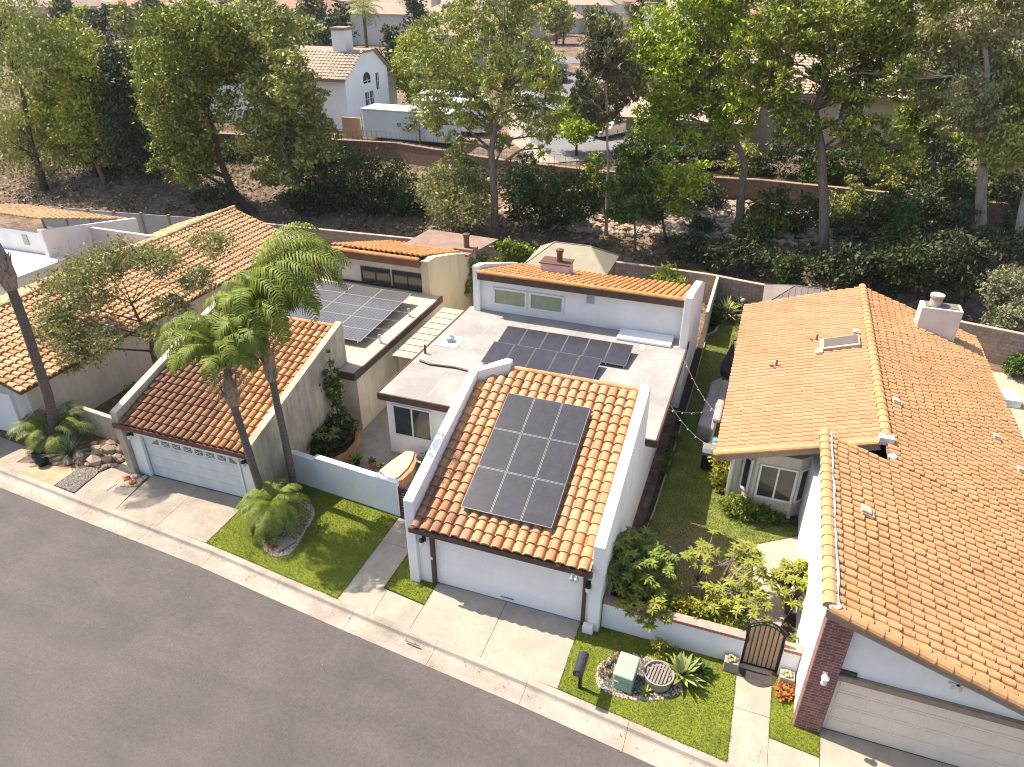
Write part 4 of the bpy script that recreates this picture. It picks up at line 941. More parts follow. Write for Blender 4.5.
pot(-5.25,5.05,.17,.3,'terracotta pot with a small plant by the courtyard wall',terracotta,lf_mid,12,.3)
pot(-4.8,4.98,.17,.26,'dark pot nearest the masonry seat',frame_dark,lf_mid,8,.2)
for x_,y_,lab in ((-18.6,.75,'glazed black pot leaning by the kerb in front of the blue agave'),(-18.2,.55,'low black pot nearest the kerb in front of the blue agave')):
    b = MB(); b.lathe((x_,y_,.01),[(.16,0),(.26,.25),(.2,.42),(.16,.4),(.02,.3)],18); info(b.build('black_pot', black, loc=(x_,y_,0)), lab, 'pot')
g = thing('slatted_awning','cream slatted awning between the two flat roofs','awning',(-5.9,12,2.8))
b = MB()
for k in range(9): b.box(-6.4,9.4+k*.62,2.8,-5.25,9.4+k*.62+.57,2.84)
b.build('slats', mat('cream_awning',(.37,.335,.275),(.31,.28,.225),2,.8), g)
b = MB(); b.box(-6.35,9.42,2.66,-6.27,15,2.8); b.box(-5.4,9.42,2.66,-5.32,15,2.8); b.build('beam', taupe, g)
b = MB()
for x_ in (-6.31,-5.36): b.box(x_-.05,9.6,0,x_+.05,9.7,2.66)
b.build('posts', taupe, g)
def gazebo(lab, x0,x1,y0,y1,z0,rise,rm,inset,ribs=0):
    g = thing('gazebo',lab,'gazebo',((x0+x1)/2,(y0+y1)/2,0)); ym = (y0+y1)/2
    b = MB(); b.add([(x0,y0,z0),(x1,y0,z0),(x1,y1,z0),(x0,y1,z0),(x0+inset,ym,z0+rise),(x1-inset,ym,z0+rise)],[(0,1,5,4),(1,2,5),(2,3,4,5),(3,0,4),(3,2,1,0)]); b.build('roof', rm, g)
    b = MB()
    for a,c in (((x0,y0,z0),(x0+inset,ym,z0+rise)),((x1,y0,z0),(x1-inset,ym,z0+rise)),((x1,y1,z0),(x1-inset,ym,z0+rise)),((x0,y1,z0),(x0+inset,ym,z0+rise)),((x0+inset,ym,z0+rise),(x1-inset,ym,z0+rise))): b.bar(a,c,.07,.05)
    for k in range(1,ribs):
        x_ = x0+(x1-x0)*k/ribs
        if x0+inset <= x_ <= x1-inset: b.bar((x_,y0,z0+.01),(x_,ym,z0+rise+.01),.04,.04)
        else:
            f = min(x_-x0,x1-x_)/inset; b.bar((x_,y0,z0+.01),(x_,y0+(ym-y0)*f,z0+rise*f+.01),.04,.04)
    b.build('rib', rm, g)
    for x_ in (x0+.2,x1-.2):
        for y_ in (y0+.2,y1-.2): MB().box(x_-.06,y_-.06,-.1,x_+.06,y_+.06,z0).build('post', taupe, g)
gazebo('sage-beige hip-roofed gazebo behind the white rear wing',-4.6,.4,22.1,25.6,2.75,1.0,sagemetal,1.4)
gazebo('brown ribbed-metal gazebo behind the orange roof ridge',8.9,13.2,21.9,25.0,2.3,.75,browncanvas,1.5,14)
cover = mat('grey_furniture_cover',(.36,.33,.32),(.27,.25,.245),1.8,.85,bmp=.6,bscale=4)
g = thing('covered_sofa','long patio sofa under a grey cover beside the orange roof','sofa',(7.4,14.3,0))
b = MB(); b.prism([(7.05,11.6),(7.75,11.4),(7.9,15.4),(7.6,16.2),(7.2,15.6)],.02,.8); b.build('cover', cover, g, bevel=.12)
b = MB(); b.prism([(7.62,11.9),(7.95,11.9),(8.0,15.6),(7.7,15.6)],.8,1.0); b.build('back_cover', cover, g, bevel=.08)
g = thing('covered_umbrella','closed dark patio umbrella leaning beside the covered sofa','umbrella',(7.9,16.8,0))
b = MB(); b.lathe((7.85,16.9,0),[(.03,0),(.03,.5),(.35,.55),(.42,.9),(.2,1.7),(.04,2.3)],14); b.build('canopy', plain('charcoal_canvas',(.06,.055,.06),.9), g); b = MB(); b.lathe((7.85,16.9,0),[(.3,0),(.3,.08),(.05,.1)],14); b.build('base', black, g)
g = thing('barbecue','small grey barbecue at the corner of the orange roof','barbecue',(7.75,9.7,0))
b = MB(); b.box(7.5,9.4,.1,8.0,10.0,.75); b.build('cart', black, g); b = MB(); b.xslab(7.48,8.02,[(9.38,.75),(9.38,.9),(9.5,1.05),(9.9,1.05),(10.02,.9),(10.02,.75)]); b.build('lid', plain('grey_lid',(.33,.33,.34),.35,.4), g, bevel=.03)
for x_,y_,lab,m_ in ((7.8,10.6,'pale glazed jar beside the barbecue',plain('celadon_glaze',(.35,.42,.36),.3)),(7.85,11.0,'turquoise glazed jar next to the covered sofa',plain('turquoise_glaze',(.16,.36,.38),.3))):
    b = MB(); b.lathe((x_,y_,.0),[(.14,0),(.24,.3),(.2,.55),(.16,.6),(.14,.55)],16); info(b.build('glazed_jar', m_, loc=(x_,y_,0)), lab, 'jar')
for k,(a,c,lab) in enumerate((((6.0,12.9,3.1),(8.06,9.3,2.62),'string of small light bulbs over the side yard, crossing the middle'),((6.0,8.6,3.1),(8.06,10.6,2.62),'string of small light bulbs over the side yard, rising to the orange eave'),((6.0,9.0,3.1),(8.06,7.2,2.62),'string of small light bulbs over the side yard, nearest the street'))):
    g = thing('string_lights',lab,'string lights',a); a = Vector(a); c = Vector(c)
    P = [a.lerp(c,t)+Vector((0,0,-.28*math.sin(math.pi*t))) for t in np.linspace(0,1,13)]
    b = MB(); b.tube(P,.007,5); b.build('cable', plain('cable_grey',(.25,.24,.23),.6), g)
    for p in P[1:-1:2]: MB().blob((p.x,p.y,p.z-.05),.03,1,0).build('bulb', plain('bulb_glass',(.8,.78,.72),.2), g, smooth=True)
EDG = [(6.3,22.02),(6.55,22.25),(6.72,22.6),(6.8,23.2),(6.85,24.0),(7.1,24.7),(7.6,25.1),(8.6,25.2)]
info(MB().strip(EDG,.14,-.05,.13).build('lawn_edging', concrete2, loc=(7,24,0)),'curved pale concrete edging of the rear flower bed','edging')
info(MB().strip([(5.97,.7),(6.0,4),(6.2,6),(6.38,15),(6.34,21.9)],.05,-.05,.14).build('lawn_edging', concrete2, loc=(6.2,10,0)),'straight thin edging of the soil strip along the white house','edging')
g = thing('garden_ornament','small pale garden ornament on a post in the rear flower bed','ornament',(7.9,25.3,0))
b = MB(); b.lathe((7.9,25.5,0),[(.12,0),(.05,.1),(.05,.8)],12); b.build('post', concrete, g); b = MB(); b.blob((7.9,25.5,.95),.16,2,.05); b.build('finial', concrete, g)
b = MB(); b.box(19.4,17.2,.0,20.2,18.6,.42); info(b.build('garden_bench', white_trim, loc=(19.8,17.9,0), bevel=.03),'white low bench on the tan patio beside the orange roof','bench')
b = MB(); b.box(20.2,19.2,.0,21.0,20.3,.4); info(b.build('garden_table', frame_white, loc=(20.6,19.7,0), bevel=.03),'white low table further back on the tan patio','table')

TREES={'farleft':([(-51.72,30.12,0.78),(-51.55,30.12,5.02),(-50.48,30.12,9.79),(-48.98,30.12,13.48)],[(-49.58,30.61,14.13,2.5,2.19),(-45.98,29.29,12.92,1.9,2.13),(-48.69,28.47,11.16,2.33,2.17),(-45.75,28.38,10.57,1.69,1.69),(-52.28,31.25,7.61,2.54,1.86),(-55.57,31.61,5.72,2.45,1.75),(-53.41,30.5,3.97,3.3,1.91)]),'yellowpine':([(-46.57,31.99,1.21),(-47.02,31.99,3.3),(-46.97,31.99,6.6),(-46.07,31.99,10.51)],[(-46.08,32.03,12.7,2.22,1.75),(-50.51,33.61,10.15,2.12,2.12),(-44.55,30.71,10.35,2.21,2.37),(-51.31,33.61,6.89,2.45,2.27),(-46.23,31.31,6.36,2.49,2.16),(-49.25,31.71,4.03,2.42,1.56),(-48.06,33.17,3.82,1.75,1.58),(-50.14,31.66,8.45,1.25,1.51)]),'darkpine':([(-45.03,33.51,1.61),(-44.65,33.51,4.0),(-44.15,33.51,7.31)],[(-42.71,32.65,10.2,1.93,1.93),(-42.92,32.78,7.89,2.14,2.47),(-46.48,34.64,4.49,2.65,2.47),(-41.89,32.04,4.1,1.84,1.84),(-46.43,33.87,7.13,1.54,2.14),(-48.02,34.33,3.15,1.97,1.61),(-41.34,32.39,11.6,1.57,0.79)]),'bigA':([(-30.1,30.79,0.69),(-32.01,30.79,2.39),(-32.5,30.79,4.31),(-32.69,30.79,6.93),(-32.78,30.79,9.45),(-32.95,30.79,12.18)],[(-33.46,29.3,13.6,2.26,1.84),(-31.15,29.84,14.25,2.37,1.68),(-37.71,31.87,11.0,2.16,2.16),(-33.86,31.09,11.44,2.53,2.23),(-35.1,29.33,8.83,2.24,2.24),(-32.66,30.55,9.14,2.24,2.24),(-36.03,30.71,5.98,2.36,1.89),(-34.08,29.57,4.23,1.71,1.24),(-30.9,31.63,12.5,1.82,1.82),(-36.82,29.4,4.27,1.26,0.94)]),'bigB':([(-25.02,31.88,0.89),(-26.31,31.88,3.03),(-27.27,31.88,5.24),(-27.95,31.88,7.77),(-27.6,31.88,11.26)],[(-29.28,33.48,14.26,2.34,1.76),(-26.28,31.92,13.78,1.97,1.69),(-29.3,33.59,11.7,2.4,2.1),(-24.42,30.37,11.81,1.53,1.67),(-24.45,32.27,9.31,1.17,1.47),(-27.44,31.44,9.62,2.2,2.05),(-25.99,32.97,8.06,1.81,1.66),(-28.73,30.71,7.21,1.94,1.79),(-27.59,33.22,6.08,2.49,2.03),(-24.23,32.04,6.54,1.65,1.5),(-30.03,33.33,3.54,1.62,1.29),(-26.11,31.8,3.84,1.7,1.24)]),'eucA':([(-9.6,30.87,0.88),(-9.7,30.87,4.42),(-9.88,30.87,7.11),(-9.35,30.87,9.38),(-8.65,30.87,12.13),(-8.84,30.87,14.41)],[(-11.06,31.97,15.31,2.03,1.14),(-8.24,31.98,14.91,1.75,1.25),(-12.62,30.93,13.45,1.92,1.41),(-9.55,30.1,13.33,1.61,1.49),(-6.34,29.26,13.23,1.56,1.56),(-13.95,30.45,11.24,1.71,1.44),(-11.5,30.54,11.16,1.82,1.43),(-7.92,29.23,11.49,1.73,1.36),(-5.65,29.25,11.02,1.34,1.34),(-14.38,32.67,8.79,1.54,1.12),(-10.85,31.42,9.2,1.61,0.94),(-7.16,29.91,9.48,1.65,1.02),(-12.03,30.64,7.65,1.08,0.68),(-6.98,32.58,7.95,1.08,0.95),(-9.76,32.3,7.82,0.96,0.68),(-15.8,32.11,12.02,1.35,1.22)]),'eucB':([(-2.02,32.71,1.45),(-2.17,32.71,4.64),(-2.39,32.71,7.92),(-2.66,32.71,10.99),(-2.73,32.71,13.88)],[(-3.34,32.85,14.96,1.11,0.98),(-2.35,32.15,13.93,1.34,1.1),(-3.2,32.24,13.06,1.12,1.24),(-1.9,32.26,12.53,1.24,1.24),(-3.22,34.46,11.03,1.58,1.32),(-3.79,33.19,10.26,1.05,0.91),(-1.74,33.34,10.65,0.9,0.9),(-4.34,32.1,10.87,0.64,0.77),(-2.59,33.36,9.68,0.92,0.65)]),'pineA':([(6.69,35.16,1.96),(6.49,35.16,4.47),(6.47,35.16,6.27),(5.57,35.16,8.0),(4.0,35.16,10.07),(2.71,35.16,12.69)],[(-0.03,35.61,14.01,1.92,1.66),(1.62,36.59,14.96,2.04,1.4),(3.79,36.15,15.2,1.86,1.37),(-0.22,34.17,12.1,1.4,1.53),(1.56,34.44,12.72,1.89,1.63),(3.43,36.5,13.17,1.92,1.67),(5.7,33.38,13.79,1.42,1.54),(-0.51,36.32,9.65,1.09,1.36),(1.61,36.23,10.1,1.87,1.47),(3.89,35.04,10.99,1.66,1.4),(6.0,34.45,11.46,1.49,1.24),(0.76,34.36,8.46,1.32,0.93),(3.07,34.28,8.31,1.17,0.78),(5.39,34.96,9.27,1.67,0.9),(-1.1,35.18,12.55,0.91,1.95)]),'pineB':([(12.33,33.18,1.46),(11.57,33.18,5.16),(10.84,33.18,8.16),(9.99,33.18,10.42),(10.26,33.18,13.16),(10.09,33.18,15.22)],[(7.63,32.56,15.61,1.91,1.13),(9.56,34.93,15.37,1.87,1.28),(11.51,32.53,15.68,1.86,1.2),(13.44,34.22,14.47,1.24,1.47),(12.68,34.51,13.38,1.62,1.39),(10.6,32.79,13.99,1.47,1.13),(8.21,32.96,13.91,1.38,1.15),(7.35,32.72,12.57,1.17,1.06),(13.92,31.77,12.68,0.77,1.1),(11.93,33.1,11.64,2.08,0.69),(9.24,32.25,9.96,1.54,0.83),(7.93,32.31,11.0,1.18,0.95),(12.7,32.05,10.31,1.38,0.69),(14.42,32.08,8.65,1.74,1.04),(12.02,34.31,8.9,1.22,0.61)]),'eucC':([(21.67,36.23,2.37),(20.77,36.23,5.22),(20.07,36.23,8.21),(19.35,36.23,11.02),(18.52,36.23,13.68),(17.75,36.23,15.46)],[(15.47,37.56,15.08,1.66,1.3),(16.87,35.46,15.48,1.68,1.12),(18.96,36.6,14.95,1.59,1.36),(15.38,37.23,13.22,1.56,1.32),(16.94,37.01,13.29,1.66,1.42),(18.97,37.73,13.02,1.54,1.54),(20.63,37.53,12.56,1.18,1.76),(16.78,37.74,11.25,1.48,1.23),(18.11,34.53,11.48,1.37,1.14),(17.78,36.0,9.73,1.44,0.72),(20.8,36.18,10.28,1.06,1.41),(19.36,34.66,9.89,1.04,0.81),(14.57,34.45,12.13,0.7,0.93)]),'eucD':([(23.14,34.53,1.93),(22.64,34.53,5.26),(22.39,34.53,8.17),(21.87,34.53,10.87)],[(21.87,36.17,11.7,1.72,2.29),(21.03,33.48,9.39,1.46,1.46),(23.22,35.71,7.97,1.41,1.41),(20.58,33.27,8.3,0.8,0.91)]),'sapA':([(0.35,31.33,1.01),(0.06,31.33,3.54),(-0.16,31.33,6.15)],[(-0.1,29.99,7.09,1.12,0.62),(0.57,31.33,5.9,1.03,0.77),(-0.95,31.7,5.15,1.19,0.79),(0.68,29.63,4.74,1.01,0.76),(-0.77,30.06,4.02,0.91,0.65),(0.88,32.87,3.18,0.82,0.68),(-0.26,29.78,8.04,0.74,0.49)]),'sapB':([(2.29,32.9,1.43),(1.68,32.9,3.25),(1.67,32.9,5.28)],[(1.51,32.0,6.33,0.9,0.52),(2.42,34.51,5.28,1.22,0.61),(1.18,31.78,5.45,0.78,0.52),(3.44,31.75,5.41,0.77,0.51),(2.91,32.36,3.74,0.8,0.6),(3.9,31.93,6.54,0.89,0.63)]),'whiteshrub':([(-12.46,30.64,0.79),(-12.55,30.64,2.43),(-12.64,30.64,3.86)],[(-13.49,31.95,4.66,1.87,1.29),(-11.95,31.92,3.95,1.58,1.43),(-14.5,31.76,3.39,1.46,1.46),(-12.21,29.78,3.43,1.95,1.25),(-10.43,29.12,3.58,1.09,0.95),(-14.82,32.25,4.47,1.02,0.87)]),'ivyA':([(-20.07,32.13,0.99)],[(-24.0,33.32,3.42,1.26,1.41),(-21.35,31.63,4.5,1.34,1.34),(-20.42,32.86,3.84,1.52,1.68),(-19.04,33.43,3.52,1.53,1.68),(-17.3,32.64,3.27,1.05,1.35),(-21.32,32.3,2.37,1.54,1.08),(-19.61,33.07,2.02,1.7,0.77),(-23.01,32.91,2.28,1.41,1.25)]),'ivyA2':([(-23.95,31.91,0.89)],[(-25.04,32.6,3.74,1.09,1.4),(-24.94,33.05,2.07,1.43,1.27),(-25.39,31.35,2.08,1.24,1.09)]),'ivyB':([(-6.55,32.84,1.48)],[(-8.56,33.08,4.32,1.43,1.28),(-6.54,32.59,4.27,1.68,1.54),(-4.39,31.38,4.44,1.49,1.49),(-7.53,32.29,2.98,1.56,0.99),(-5.59,33.28,2.61,1.57,0.86),(-3.26,31.12,3.94,0.94,0.94)]),'dark0':([(3.97,31.06,0.89)],[(3.84,32.3,1.59,1.21,1.08),(3.5,29.84,1.9,0.77,0.64),(4.61,31.27,1.69,0.79,0.79)]),'dark1':([(6.25,30.42,0.7)],[(6.08,30.06,2.14,1.14,1.02),(5.34,31.2,1.11,0.79,0.66),(6.93,29.63,2.0,0.75,0.75)]),'dark2':([(8.12,30.48,0.71)],[(8.12,30.19,1.95,1.13,1.01),(7.35,32.01,0.94,0.79,0.79)]),'dark3':([(9.84,30.33,0.68)],[(9.64,29.54,1.92,1.23,0.86),(10.57,30.19,1.6,0.87,0.75)]),'dark4':([(11.91,30.51,0.74)],[(11.78,31.52,1.41,1.27,1.01),(12.61,30.89,1.62,0.99,0.87)]),'dark5':([(13.94,30.64,0.78)],[(13.57,30.16,2.39,1.21,1.21),(14.34,29.56,2.52,0.95,1.07)]),'dark6':([(16.36,29.9,0.6)],[(16.06,30.6,2.05,1.44,1.44),(15.11,30.41,2.5,1.08,1.2),(16.15,28.56,3.53,1.14,1.14)]),'dark7':([(18.39,30.17,0.68)],[(17.75,29.56,2.77,1.39,1.62),(18.43,29.83,3.25,1.26,1.38),(17.06,30.44,3.78,1.05,1.05)]),'dark8':([(20.27,30.38,0.74)],[(19.56,29.16,3.04,1.35,1.58),(18.44,28.58,4.39,0.99,0.99),(20.39,29.36,3.19,0.9,1.24)]),'dark9':([(15.69,36.42,2.36)],[(15.38,36.39,3.66,1.45,1.18),(16.0,35.46,4.45,1.15,1.02)]),'dark10':([(18.75,37.59,2.65)],[(18.8,38.3,3.94,1.73,1.33),(17.25,36.92,4.7,1.17,1.04)]),'dark11':([(3.86,36.65,2.4)],[(3.72,37.92,3.41,1.3,1.01),(4.7,38.04,2.89,0.87,0.87)]),'dark12':([(8.69,36.44,2.28)],[(8.76,34.82,4.11,1.2,1.06),(7.89,36.46,3.08,0.97,0.83),(9.86,36.51,3.06,0.96,0.82)]),'dark13':([(10.69,35.87,2.16)],[(10.7,34.92,3.81,1.19,1.06),(9.92,35.61,2.84,0.81,0.68)]),'dark14':([(3.69,33.48,1.57)],[(4.13,34.93,1.99,0.98,0.7)]),'dark15':([(7.99,33.5,1.51)],[(7.69,32.28,2.67,0.91,0.65)]),'dark16':([(14.47,35.01,1.98)],[(14.08,34.81,3.13,1.17,0.91)]),'dark17':([(22.51,34.67,1.96)],[(21.61,32.88,3.82,1.18,1.42),(23.33,36.01,3.33,1.0,1.37)]),'dark18':([(-26.35,31.36,0.79)],[(-26.08,30.78,2.17,1.08,0.93)]),'dark19':([(-33.89,30.54,0.66)],[(-32.06,29.39,2.28,1.25,0.94),(-34.35,30.17,1.53,0.96,0.64)]),'dark20':([(22.75,38.83,4.2)],[(22.46,39.56,5.15,1.57,1.44),(23.73,39.41,4.65,1.17,1.3)]),'dark21':([(20.49,38.85,4.2)],[(19.74,38.8,5.09,1.32,1.18)]),'dshrub':([(22.05,26.54,0.0)],[(21.02,26.55,3.35,1.16,0.95),(21.0,26.68,1.97,0.86,0.75),(21.41,25.23,2.42,0.83,0.83),(21.61,25.84,1.26,0.96,0.64)]),'street_round':([(-7.22,43.59,4.2),(-7.28,43.59,5.48),(-7.34,43.59,6.65)],[(-7.6,44.42,7.5,1.63,0.98),(-8.81,44.29,6.67,1.32,0.99),(-6.49,45.18,6.66,1.32,0.99),(-7.06,42.0,6.56,1.43,0.79)]),'pale_small':([(-20.76,41.91,4.2),(-20.7,41.91,5.04),(-20.72,41.91,6.1)],[(-22.89,43.54,5.93,0.88,0.7),(-21.26,42.87,6.48,1.03,0.69),(-18.84,40.56,6.69,0.82,0.66),(-21.24,43.09,5.61,1.22,0.52)]),'yellowA':([(-28.92,57.42,4.2),(-28.79,57.42,5.92)],[(-28.92,58.41,10.64,1.87,1.45),(-29.26,57.2,8.84,1.87,1.66),(-27.67,58.71,9.22,1.88,1.67),(-29.07,58.13,6.8,1.91,1.49)]),'yellowB':([(-25.68,59.87,4.2),(-25.61,59.87,5.73)],[(-25.93,60.42,9.12,2.12,1.69),(-25.63,58.23,6.94,2.1,1.68),(-23.3,58.14,7.54,1.86,1.65)]),'brightbush':([(18.97,45.48,4.2),(18.45,45.48,6.19)],[(17.13,44.12,9.43,1.12,0.84),(16.79,44.61,8.46,1.0,0.85),(18.45,45.14,8.47,1.14,1.0),(17.88,47.17,6.53,1.5,0.9),(19.19,44.26,6.49,1.14,0.71),(20.72,46.77,6.45,1.03,0.88),(17.86,44.27,7.91,1.41,0.85)]),'backR':([(24.78,46.96,4.2),(24.02,46.96,6.29)],[(22.97,47.22,8.26,1.72,1.44),(24.27,47.06,6.99,1.44,1.3),(22.59,47.91,6.71,1.33,1.03)]),'midback':([(-2.05,43.96,4.2),(-2.12,43.96,4.98)],[(-2.03,45.42,5.49,1.31,0.98),(-2.5,42.44,5.42,0.79,0.63)]),'darkmid':([(-18.15,69.57,4.2),(-18.18,69.57,5.5)],[(-19.12,70.44,7.82,1.61,1.61),(-17.9,70.48,6.8,1.62,1.62),(-19.37,69.44,6.33,1.61,1.38)])}
# ------------------------------------------------------------------ vegetation
def unit(n):
    v = rng.normal(size=(n,3)); return v/np.linalg.norm(v,axis=1,keepdims=True)
def cloud(blobs, n, lo=.45, clump=.26, perclump=60, flat=1.0):
    B = np.array(blobs, float); rx = B[:,3]; rz = B[:,4]
    wgt = (rx*rx*rz)**(2/3); wgt /= wgt.sum()
    out = []
    for (x,y,z,r,h),w_ in zip(B,wgt):
        k = max(3,int(n*w_/perclump))
        d = unit(k); rad = rng.uniform(lo**3,1,size=(k,1))**(1/3)
        c = d*rad*np.array([r,r*.9,h])+np.array([x,y,z])
        sz = rng.uniform(.6,1.25,size=(k,1,1))*clump*((r*r*h)**(1/3))
        p = c[:,None,:]+rng.normal(size=(k,perclump,3))*sz*np.array([1,1,.62*flat])
        out.append(p.reshape(-1,3))
    return np.concatenate(out)
def leafquads(P, size, aspect=2.2, droop=.3, var=.55):
    n = len(P); t = unit(n)*(1-droop)+np.array([0,0,-1.0])*droop; t /= np.linalg.norm(t,axis=1,keepdims=True)
    s = np.cross(t, unit(n)); s /= np.linalg.norm(s,axis=1,keepdims=True)+1e-9
    l = size*(1+rng.uniform(-var,var,size=(n,1))); w_ = l/aspect; nn = np.cross(s,t)
    V = np.stack([P-t*l/2, P+s*w_/2+nn*w_*.2, P+t*l/2, P-s*w_/2+nn*w_*.2], axis=1).reshape(-1,3)
    return V, np.arange(n*4).reshape(-1,4)
def foliage(name, P, size, m, parent, aspect=2.2, droop=.3):
    V,F = leafquads(P,size,aspect,droop); return arrmesh(name, V, F, m, parent)
def tree(name, label, key, n, size, lm, bm, r0, cat='tree', group=None, aspect=2.2, droop=.3, extra=(), clump=.26, per=60, lo=.45, forks=True, dead=0):
    trunk, blobs = TREES[key]; blobs = list(blobs)+list(extra); b0 = trunk[0]
    if name == 'slope_tree':                    # fuller, lower hanging crown
        for (x,y,z,r_,h_) in list(blobs):
            if random.random() < .7 and z > b0[2]+3.5: blobs.append((x+random.uniform(-.7,.7)*r_,y+random.uniform(-1.6,1.6),z-random.uniform(.5,1.1)*h_,r_*random.uniform(.6,.85),h_*random.uniform(.6,.9)))
    g = thing(name, label, cat, b0, group)
    b = MB(); T = [Vector((b0[0],b0[1],b0[2]-.3))]+[Vector(p) for p in trunk[1:]]
    if len(T) > 1:
        sm = []
        for i in range(len(T)-1):
            for t in (0,.5): sm.append(T[i].lerp(T[i+1],t)+(Vector((random.uniform(-.1,.1),random.uniform(-.1,.1),0)) if t else Vector()))
        sm.append(T[-1]); L = len(sm)
        b.tube(sm, [r0*(1-.72*i/(L-1))*(1.25 if i == 0 else 1) for i in range(L)], 9)
    else: sm = T; L = 1
    if forks:
        for (x,y,z,rx,rz) in blobs:
            c = Vector((x,y,z)); best = min(range(L), key=lambda i: (sm[i]-c).length+(3 if sm[i].z > z-.2 else 0))
            s = sm[best]; mid = s.lerp(c,.5)+Vector((0,0,.12*(c-s).length))+Vector((random.uniform(-.3,.3),)*3)*.6
            ra = r0*(1-.72*best/max(1,L-1))*.5
            b.tube([s,mid,c,c+Vector((random.uniform(-.5,.5)*rx,random.uniform(-.5,.5)*rx,rz*.6))],[ra,ra*.65,ra*.4,.02],6)
            for k in range(4+dead):
                e = c+Vector((random.uniform(-1,1)*rx*.85,random.uniform(-1,1)*rx*.8,random.uniform(-.5,.9)*rz)); q = mid.lerp(c,random.random())
                b.tube([q,q.lerp(e,.55)+Vector((0,0,.1)),e],[ra*.38,ra*.22,.012],5)
    b.build('trunk', bm, g, smooth=True)
    foliage('crown', cloud(blobs,n,lo,clump,per), size, lm, g, aspect, droop)
    return g
lf_pine = leafmat('pine_foliage',[(0.135,0.177,0.027),(0.198,0.245,0.036),(0.291,0.325,0.053),(0.088,0.120,0.021),(0.374,0.388,0.084)],.1,.28)
lf_pineY = leafmat('yellowgreen_foliage',[(0.250,0.285,0.034),(0.343,0.376,0.047),(0.437,0.445,0.068),(0.156,0.188,0.026)],.1,.28)
lf_olive = leafmat('olive_foliage',[(0.208,0.234,0.058),(0.291,0.314,0.084),(0.395,0.399,0.126),(0.130,0.160,0.042)],.1,.28)
lf_euc = leafmat('eucalyptus_foliage',[(0.218,0.257,0.058),(0.302,0.336,0.084),(0.406,0.422,0.126),(0.140,0.177,0.042)],.1,.28)
lf_eucbrown = leafmat('brownish_eucalyptus_foliage',[(0.281,0.296,0.126),(0.354,0.353,0.179),(0.218,0.239,0.095),(0.437,0.433,0.252),(0.281,0.239,0.126)],.22)
lf_eucdark = leafmat('dark_eucalyptus_foliage',[(.12,.135,.06),(.17,.175,.085),(.23,.22,.12),(.085,.10,.045)],.2)
lf_green = leafmat('fresh_green_foliage',[(0.208,0.285,0.026),(0.291,0.376,0.034),(0.374,0.445,0.053),(0.125,0.182,0.019)],.1,.28)
lf_ever = leafmat('shaded_evergreen_foliage',[(.045,.06,.024),(.065,.085,.034),(.095,.115,.05),(.033,.044,.018)],.15)  # darkened and greyed; tree shade over the shrubs is in this colour
lf_ivy = leafmat('ivy_foliage',[(.035,.055,.016),(.055,.085,.022),(.08,.115,.03),(.03,.042,.014)],.2)
lf_grey = leafmat('greygreen_foliage',[(.22,.23,.13),(.27,.28,.17),(.18,.19,.10),(.31,.31,.20)],.2)
lf_jac = leafmat('jacaranda_foliage',[(0.195,0.213,0.072),(0.273,0.275,0.108),(0.143,0.163,0.054),(0.325,0.312,0.144),(0.221,0.225,0.084)],.3)
tree('slope_tree','thin feathery grey-green tree at the far left of the bank','farleft',11625,0.34,lf_olive,bark_dark,.3,group='tall trees on the bank',aspect=3.2,droop=.5,clump=.3,per=42)
tree('slope_tree','bushy yellow-green tree on the left bank behind the pale panel fence','yellowpine',27202,0.29,lf_pineY,bark_grey,.22,group='tall trees on the bank',clump=.17,per=42)
tree('slope_tree','dense dark evergreen tree right beside the bushy yellow-green one','darkpine',25110,0.29,lf_ever,bark_dark,.22,group='tall trees on the bank',clump=.3,per=42)
tree('slope_tree','big olive-green tree whose dark trunk leans left behind the faded gable roof','bigA',39757,0.29,lf_pine,bark_dark,.34,group='tall trees on the bank',clump=.17,per=42)
tree('slope_tree','big olive-green tree with pale forked trunk left of the ivy hedge','bigB',41850,0.29,lf_olive,bark_grey,.34,group='tall trees on the bank',clump=.17,dead=2,per=42)
tree('slope_tree','tall airy eucalyptus with straight grey trunk in the middle of the bank','eucA',23250,0.29,lf_euc,bark_grey,.3,group='tall trees on the bank',aspect=3,droop=.4,clump=.17,per=36,extra=[(-9.2,30.9,17.5,2,1.3),(-8,30.9,17,1.6,1.2)],dead=2)
tree('slope_tree','slim brown-tinged eucalyptus with a thin pale trunk right of the centre','eucB',13950,0.27,lf_eucdark,bark_pale,.12,group='tall trees on the bank',aspect=3,droop=.5,clump=.17,per=36)
tree('slope_tree','bright green pine with a forked pale trunk right of the centre','pineA',43942,0.27,lf_green,bark_grey,.32,group='tall trees on the bank',aspect=2.6,droop=.35,extra=[(5.3,35.2,17.5,2.4,1.3),(2.5,35,17,2,1.2)],clump=.17,per=42)
tree('slope_tree','dark green spreading pine in front of the beige house','pineB',46035,0.26,lf_pine,bark_grey,.34,group='tall trees on the bank',aspect=2.6,droop=.3,extra=[(13,33,17.5,2.6,1.4),(15.5,33,17.3,2.2,1.3)],clump=.17,dead=2,per=42)
tree('slope_tree','tall tan-leaved eucalyptus with a thick pale trunk behind the orange roof chimney','eucC',35572,0.26,lf_eucbrown,bark_pale,.36,group='tall trees on the bank',aspect=2.8,droop=.45,extra=[(21.8,36.2,17.6,2.4,1.4),(18.8,36.2,17.2,1.8,1.2)],clump=.17,per=36,dead=4)
tree('slope_tree','pale-trunked eucalyptus at the right edge of the bank','eucD',10075,0.26,lf_euc,bark_pale,.26,group='tall trees on the bank',aspect=2.8,droop=.45,clump=.17,per=42)
tree('sapling','spindly green sapling with a thin trunk below the retaining wall','sapA',5600,.26,lf_mid,bark_grey,.09,group='young trees on the bank')
